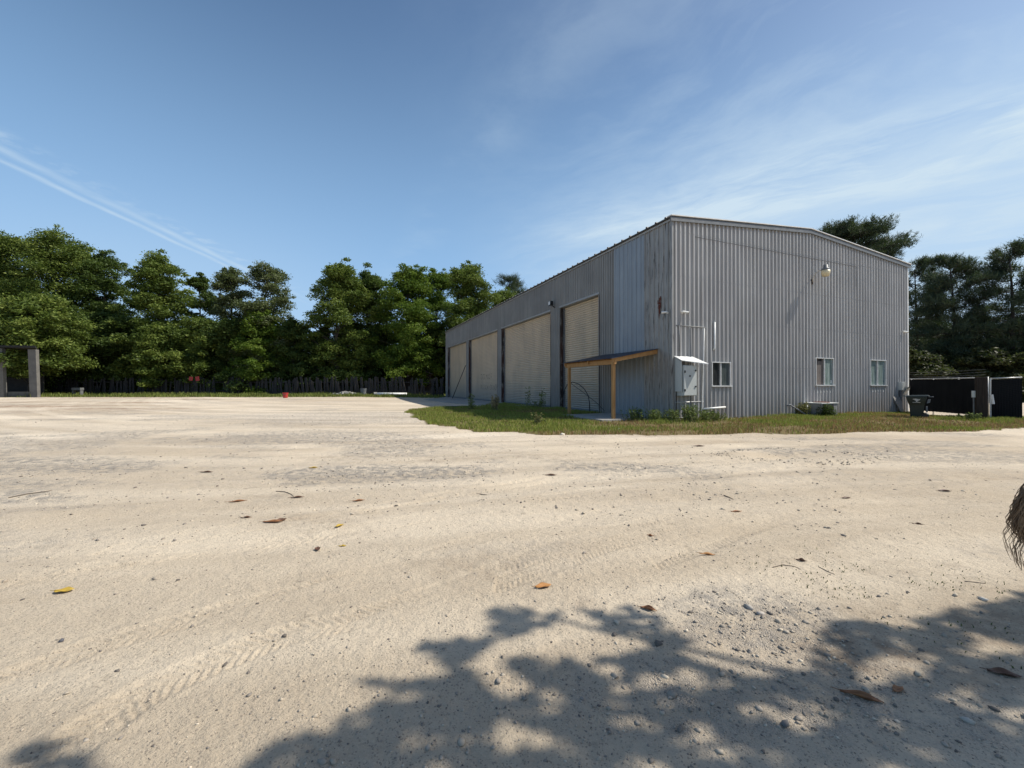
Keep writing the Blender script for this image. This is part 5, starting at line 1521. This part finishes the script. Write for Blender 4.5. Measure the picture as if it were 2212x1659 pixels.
LV = [('curled orange brown leaf just above the tree shadow', 1173, 1268, .125, .07, .3, 'lf_orange', .7, 0, .5),
      ('rolled brown leaf right of the orange leaf at the shadow edge', 1400, 1314, .105, .05, -.45, 'lf_brown', .5, .5, .05),
      ('thin tan leaf on bright sand in the middle right', 1527, 1199, .13, .035, -.25, 'lf_orange', .5, .2, .2),
      ('long rolled brown leaf lying in the shade at lower right', 1858, 1506, .165, .05, -.5, 'lf_brown', .5, .45, .1),
      ('small reddish leaf flake right of the long rolled leaf', 1937, 1490, .07, .04, .4, 'lf_brown', .6, 0, .3),
      ('brown leaf near the right edge in the shade', 2165, 1455, .13, .06, -.4, 'lf_dark', .6, .1, .2),
      ('yellow brown leaf alone at the far left', 141, 1277, .115, .075, .25, 'lf_yellow', .6, 0, .6),
      ('long brown leaf of the pair left of centre', 590, 1130, .20, .07, .12, 'lf_brown', .5, .2, .4),
      ('crumpled dark leaf touching the long brown leaf', 607, 1126, .13, .08, .9, 'lf_dark', 1.0, .1, .9),
      ('small dark leaf left of the pair', 533, 1121, .12, .04, .1, 'lf_dark', .5, .2, .1),
      ('narrow brown leaf farthest of the left cluster', 515, 1084, .20, .05, .45, 'lf_brown', .5, .3, .2),
      ('thin dark leaf at the end of the bent twig', 643, 1077, .16, .045, .3, 'lf_dark', .5, .3, .2),
      ('pointed brown leaf right of the bent twig', 775, 1080, .15, .05, .5, 'lf_brown', .6, .2, .4),
      ('small yellow leaf above the crumpled brown leaf', 734, 1138, .09, .055, 1.0, 'lf_yellow', .8, 0, .6),
      ('tiny yellow leaf between the yellow and the brown one', 741, 1177, .06, .03, .2, 'lf_yellow', .6, 0, .3),
      ('crumpled brown leaf below the tiny yellow one', 687, 1187, .085, .055, 2.0, 'lf_dark', 1.0, 0, .7),
      ('small red leaf curl on the sand right of centre', 1404, 1156, .065, .035, 2.6, 'lf_brown', .8, .2, .4),
      ('dark curled leaf right of the thin tan leaf', 1730, 1211, .075, .04, -.5, 'lf_dark', .7, .4, .1),
      ('small dark rolled leaf near the right edge on bright sand', 1982, 1135, .10, .03, -.5, 'lf_dark', .5, .5, .1),
      ('faint reddish leaf near the middle twigs', 1590, 1107, .14, .04, .1, 'lf_brown', .5, .1, .2),
      ('dark leaf on the right beyond the weeds', 2040, 1063, .17, .06, -.1, 'lf_dark', .7, .2, .2),
      ('dark leaf left of the right edge beyond the twigs', 1827, 1079, .13, .05, .2, 'lf_dark', .6, .1, .3),
      ('tiny yellow leaf far out in the grey gravel', 678, 1011, .14, .08, .4, 'lf_yellow', .6, 0, .4),
      ('dark leaf scrap in the middle distance of the lot', 1190, 1028, .2, .06, .1, 'lf_dark', .5, .2, .2),
      ('brown leaf scrap far out before the grass', 1510, 966, .3, .09, .1, 'lf_dark', .5, .2, .2),
      ('dark leaf scrap on the gravel at the left middle distance', 447, 1022, .2, .06, .1, 'lf_dark', .5, .2, .2)]
for lab, a_, b_, L_, wd, rz, mm, cu, ro_, ar in LV:
    fallen_leaf(lab, a_, b_, L_, wd, rz, M[mm], cu, ro_, ar)


def twig(label, pts, r, m):
    P = []
    for px_, py_ in pts:
        Z = CAMH * FPX / (py_ - HY); X = (px_ - CX) / FPX * Z; hz, *_r = ground_fields(np.array([X]), np.array([Z])); P.append((X, Z, float(hz[0]) + r * .9))
    q = MB(); q.tube(P, [r * (1 - .5 * i / (len(P) - 1)) for i in range(len(P))], 6)
    tag(q.build('twig', m, None, P[0]), label, 'twig', 'twigs on the sand')


M['twig'] = mat('grey_twig', (.16, .13, .10), (.09, .075, .06), 12, .9)
twig('bent twig pointing at the thin dark leaf', [(597, 1062), (615, 1064), (630, 1071), (637, 1078)], .006, M['twig'])
twig('short dark stick far left on the sand', [(20, 1077), (60, 1071), (100, 1066), (113, 1063)], .008, M['twig'])
twig('forked twig near the middle of the lot', [(1563, 1069), (1575, 1073), (1583, 1078)], .007, M['twig'])
twig('thin straight twig right of the dark curled leaf', [(1766, 1222), (1785, 1231), (1802, 1238)], .003, M['twig'])
twig('thin twig left of the dark curled leaf', [(1668, 1228), (1690, 1222), (1715, 1224), (1728, 1229)], .0035, M['twig'])
twig('twig among the tiny green weeds', [(2082, 1257), (2105, 1259), (2125, 1261)], .004, M['twig'])
twig('faint twig on the left of the track', [(1030, 1062), (1042, 1064), (1052, 1066)], .006, M['twig'])


def rock(label, px_, py_, s_, tint):
    Z = CAMH * FPX / (py_ - HY); X = (px_ - CX) / FPX * Z
    V, Fc, T = scatter_stones(np.array([X]), np.array([Z]), np.array([s_]), np.array([[*tint, 1]]))
    tag(np_obj('stone', V, Fc, M['stone'], None, (X, Z, 0), {'tint': T}), label, 'stone', 'larger stones on the sand')


rock('pale flat stone at the top of the stony patch', 1618, 1313, .034, (.42, .38, .33))
rock('wedge shaped pale stone right of the flat one', 1640, 1325, .030, (.40, .36, .32))
rock('white stone in the weeds near the right edge', 2120, 1297, .028, (.55, .5, .43))
rock('dark stone in the shade at lower right', 1692, 1560, .028, (.16, .15, .14))
rock('rounded pale stone at the lower right in the shade', 2085, 1557, .026, (.45, .42, .36))
rock('white rock lying in the grass before the awning', 1337, 928, .085, (.62, .6, .55))
rock('pale rock on the grass edge left of the white rock', 1214, 940, .10, (.55, .5, .42))
rock('small dark stone on the left near sand', 135, 1384, .022, (.10, .10, .11))

# ================================================================== PERSON AT THE RIGHT EDGE (only the hair shows)
pb = np.array([1.40, .82, 0.0])
root = thing('person', 'person with long light brown hair at the right edge of the picture', 'person', pb)
import bmesh
def skinned(name, verts, edges, radii, m, parent, rootv=0, sub=2):
    me = bpy.data.meshes.new(name); off = Vector(pb)
    me.from_pydata([Vector(v_) - off for v_ in verts], edges, []); o = bpy.data.objects.new(name, me); col.objects.link(o); o.parent = parent
    me.materials.append(m)
    sk = o.modifiers.new('skin', 'SKIN'); sk.use_smooth_shade = True
    me.skin_vertices[0].data.foreach_get
    for i, r_ in enumerate(radii):
        me.skin_vertices[0].data[i].radius = r_ if isinstance(r_, tuple) else (r_, r_)
        me.skin_vertices[0].data[i].use_root = (i == rootv)
    ss = o.modifiers.new('sub', 'SUBSURF'); ss.levels = ss.render_levels = sub
    return o


_pc, _ps = math.cos(R(-35)), math.sin(R(-35))
def pv(x, y, z): return pb + np.array([x * _pc - y * _ps, x * _ps + y * _pc, z])     # turned to the right, back to the lot
M['skin'] = mat('skin', (.50, .30, .21), (.44, .25, .17), 12, .55)
M['shirt'] = mat('dark_shirt', (.035, .036, .045), (.025, .026, .032), 8, .85)
M['jeans'] = mat('jeans', (.05, .07, .12), (.035, .05, .09), 14, .85)
M['shoe'] = mat('shoe', (.35, .34, .33), (.25, .24, .23), 9, .7)
# body: pelvis, spine, neck, head, arms, hands, legs - one continuous skin
bv = [pv(0, 0, .90), pv(0, 0, 1.05), pv(.0, 0, 1.22), pv(.0, 0, 1.34), pv(.02, 0, 1.42), pv(.03, 0, 1.50), pv(.045, 0, 1.60)]
be = [(0, 1), (1, 2), (2, 3), (3, 4), (4, 5), (5, 6)]; br2 = [(.11, .145), (.10, .13), (.105, .15), (.09, .15), .052, .06, .085]
for sgn in (-1, 1):
    k0 = len(bv)
    bv += [pv(0, sgn * .16, 1.35), pv(.01, sgn * .20, 1.10), pv(.10, sgn * .19, .90), pv(.14, sgn * .18, .83)]
    be += [(3, k0), (k0, k0 + 1), (k0 + 1, k0 + 2), (k0 + 2, k0 + 3)]; br2 += [.055, .042, .028, .034]
    for f_, (dx_, dy_, ln_) in enumerate(((.03, -.025, .075), (.035, -.008, .085), (.032, .010, .08), (.025, .026, .065))):
        kk = len(bv); bv += [pv(.14 + dx_ * .6, sgn * .18 + dy_, .83 - .03), pv(.14 + dx_, sgn * .18 + dy_, .83 - .03 - ln_ * .55), pv(.14 + dx_ * .8, sgn * .18 + dy_, .83 - .03 - ln_)]
        be += [(k0 + 3, kk), (kk, kk + 1), (kk + 1, kk + 2)]; br2 += [.0095, .0085, .007]
    kk = len(bv); bv += [pv(.175, sgn * .16, .83), pv(.195, sgn * .15, .79)]; be += [(k0 + 3, kk), (kk, kk + 1)]; br2 += [.010, .008]
    k1 = len(bv)
    bv += [pv(.0, sgn * .095, .84), pv(.02, sgn * .10, .48), pv(.0, sgn * .10, .10), pv(.0, sgn * .10, .05), pv(.13, sgn * .105, .035)]
    be += [(0, k1), (k1, k1 + 1), (k1 + 1, k1 + 2), (k1 + 2, k1 + 3), (k1 + 3, k1 + 4)]; br2 += [.085, .056, .04, .042, .034]
skinned('body', bv, be, br2, M['skin'], root)
# clothes follow the body
cv = [pv(0, 0, .88), pv(0, 0, 1.05), pv(0, 0, 1.22), pv(0, 0, 1.36)]; ce = [(0, 1), (1, 2), (2, 3)]; cr = [(.125, .165), (.115, .15), (.118, .165), (.10, .165)]
for sgn in (-1, 1):
    k0 = len(cv); cv += [pv(0, sgn * .17, 1.35), pv(.01, sgn * .20, 1.15)]; ce += [(3, k0), (k0, k0 + 1)]; cr += [.068, .06]
skinned('shirt', cv, ce, cr, M['shirt'], root)
cv = [pv(0, 0, .93)]; ce = []; cr = [(.118, .155)]
for sgn in (-1, 1):
    k0 = len(cv); cv += [pv(0, sgn * .095, .82), pv(.02, sgn * .10, .48), pv(0, sgn * .10, .12)]; ce += [(0, k0), (k0, k0 + 1), (k0 + 1, k0 + 2)]; cr += [.098, .07, .058]
skinned('trousers', cv, ce, cr, M['jeans'], root)
for sgn in (-1, 1):
    q = MB(); q.lathe(pv(.05, sgn * .10, .03), [(.05, -.03), (.06, 0), (.055, .05), (.03, .075)], 12); q.tube([pv(-.02, sgn * .1, .03), pv(.08, sgn * .1, .035), pv(.19, sgn * .105, .025)], [.05, .05, .03], 10); q.build('shoe', M['shoe'], root, smoothf=True)
# face
q = MB()
for sgn in (-1, 1): q.lathe(pv(.122, sgn * .032, 1.605), [(.004, -.011), (.011, -.004), (.012, 0), (.011, .004), (.004, .011)], 10)
fc = q.build('eye', M['white'], root, smoothf=True)
q = MB(); q.add([pv(.118, -.012, 1.60), pv(.118, .012, 1.60), pv(.150, .014, 1.565), pv(.150, -.014, 1.565), pv(.118, 0, 1.555)], [(0, 1, 2, 3), (0, 3, 4), (1, 4, 2), (3, 2, 4)]); q.build('nose', M['skin'], root, smoothf=True)
q = MB(); q.tube([pv(.118, -.022, 1.535), pv(.128, 0, 1.537), pv(.118, .022, 1.535)], [.003, .006, .003], 6); q.build('mouth', mat('lips', (.38, .14, .12), (.33, .12, .10), 9, .5), root)
# hair: an inner mass down the back with strands over it
M['hair'] = mat('light_brown_hair', (.24, .165, .10), (.13, .085, .05), 9, .45, stretch=(6, 6, .6), c3=(.34, .25, .16), scale3=2.5, stretch3=(14, 14, .5))
hx = MB()
prof = [(.02, 1.695, .03), (.0, 1.685, .075), (-.005, 1.64, .102), (-.012, 1.58, .106), (-.03, 1.50, .100), (-.070, 1.42, .100), (-.105, 1.34, .100), (-.150, 1.26, .102), (-.180, 1.18, .092), (-.175, 1.13, .072), (-.155, 1.09, .045), (-.14, 1.06, .012)]
vs = []; nn_ = 16
for (dx_, z_, r_) in prof:
    for k_ in range(nn_):
        a_ = 2 * math.pi * k_ / nn_; vs.append(pv(dx_ + r_ * .8 * math.cos(a_), r_ * 1.0 * math.sin(a_), z_))
hx.add(vs, [(i * nn_ + k_, i * nn_ + (k_ + 1) % nn_, (i + 1) * nn_ + (k_ + 1) % nn_, (i + 1) * nn_ + k_) for i in range(len(prof) - 1) for k_ in range(nn_)] + [tuple(range(nn_)), tuple((len(prof) - 1) * nn_ + k_ for k_ in range(nn_))])
PA = np.array(prof)
for i in range(1500):
    a_ = rng.uniform(1.2, 5.1) if i % 4 else rng.uniform(2.2, 4.1); u0 = rng.uniform(0, 4.5); u1 = rng.uniform(8.0, 11.0); P = []; fly = rng.uniform(.95, 1.10) if i % 9 else rng.uniform(1.10, 1.32)
    ph = rng.uniform(0, 6.28); am = rng.uniform(.0, .012)
    for k_ in range(8):
        u = u0 + (u1 - u0) * k_ / 7; dx_, z_, r_ = (np.interp(u, np.arange(len(PA)), PA[:, c_]) for c_ in range(3))
        rr_ = r_ * (1 + (fly - 1) * (k_ / 7) ** 1.5) + .004
        P.append(pv(dx_ + rr_ * .8 * math.cos(a_) + am * math.sin(ph + k_ * 1.1), rr_ * math.sin(a_) + am * math.cos(ph + k_), z_))
    hx.tube(P, [.0009] * 6 + [.0007, .0003], 3, cap=False)
for i in range(60):     # loose curls lifting away from the ends
    a_ = rng.uniform(2.4, 3.9); z_ = rng.uniform(1.13, 1.25); dx_, r_ = (np.interp(-z_, -PA[:, 1], PA[:, c_]) for c_ in (0, 2)); c0 = pv(dx_ + r_ * .8 * math.cos(a_), r_ * math.sin(a_), z_)
    L_ = rng.uniform(.02, .05); hx.tube([c0, c0 + np.array([-L_ * .6, 0, -.012]), c0 + np.array([-L_, 0, -.035]), c0 + np.array([-L_ * .85, 0, -.06]), c0 + np.array([-L_ * .4, .01, -.08])], [.0007, .0006, .0005, .0005, .0003], 3, cap=False)
hx.build('hair', M['hair'], root, smoothf=True)
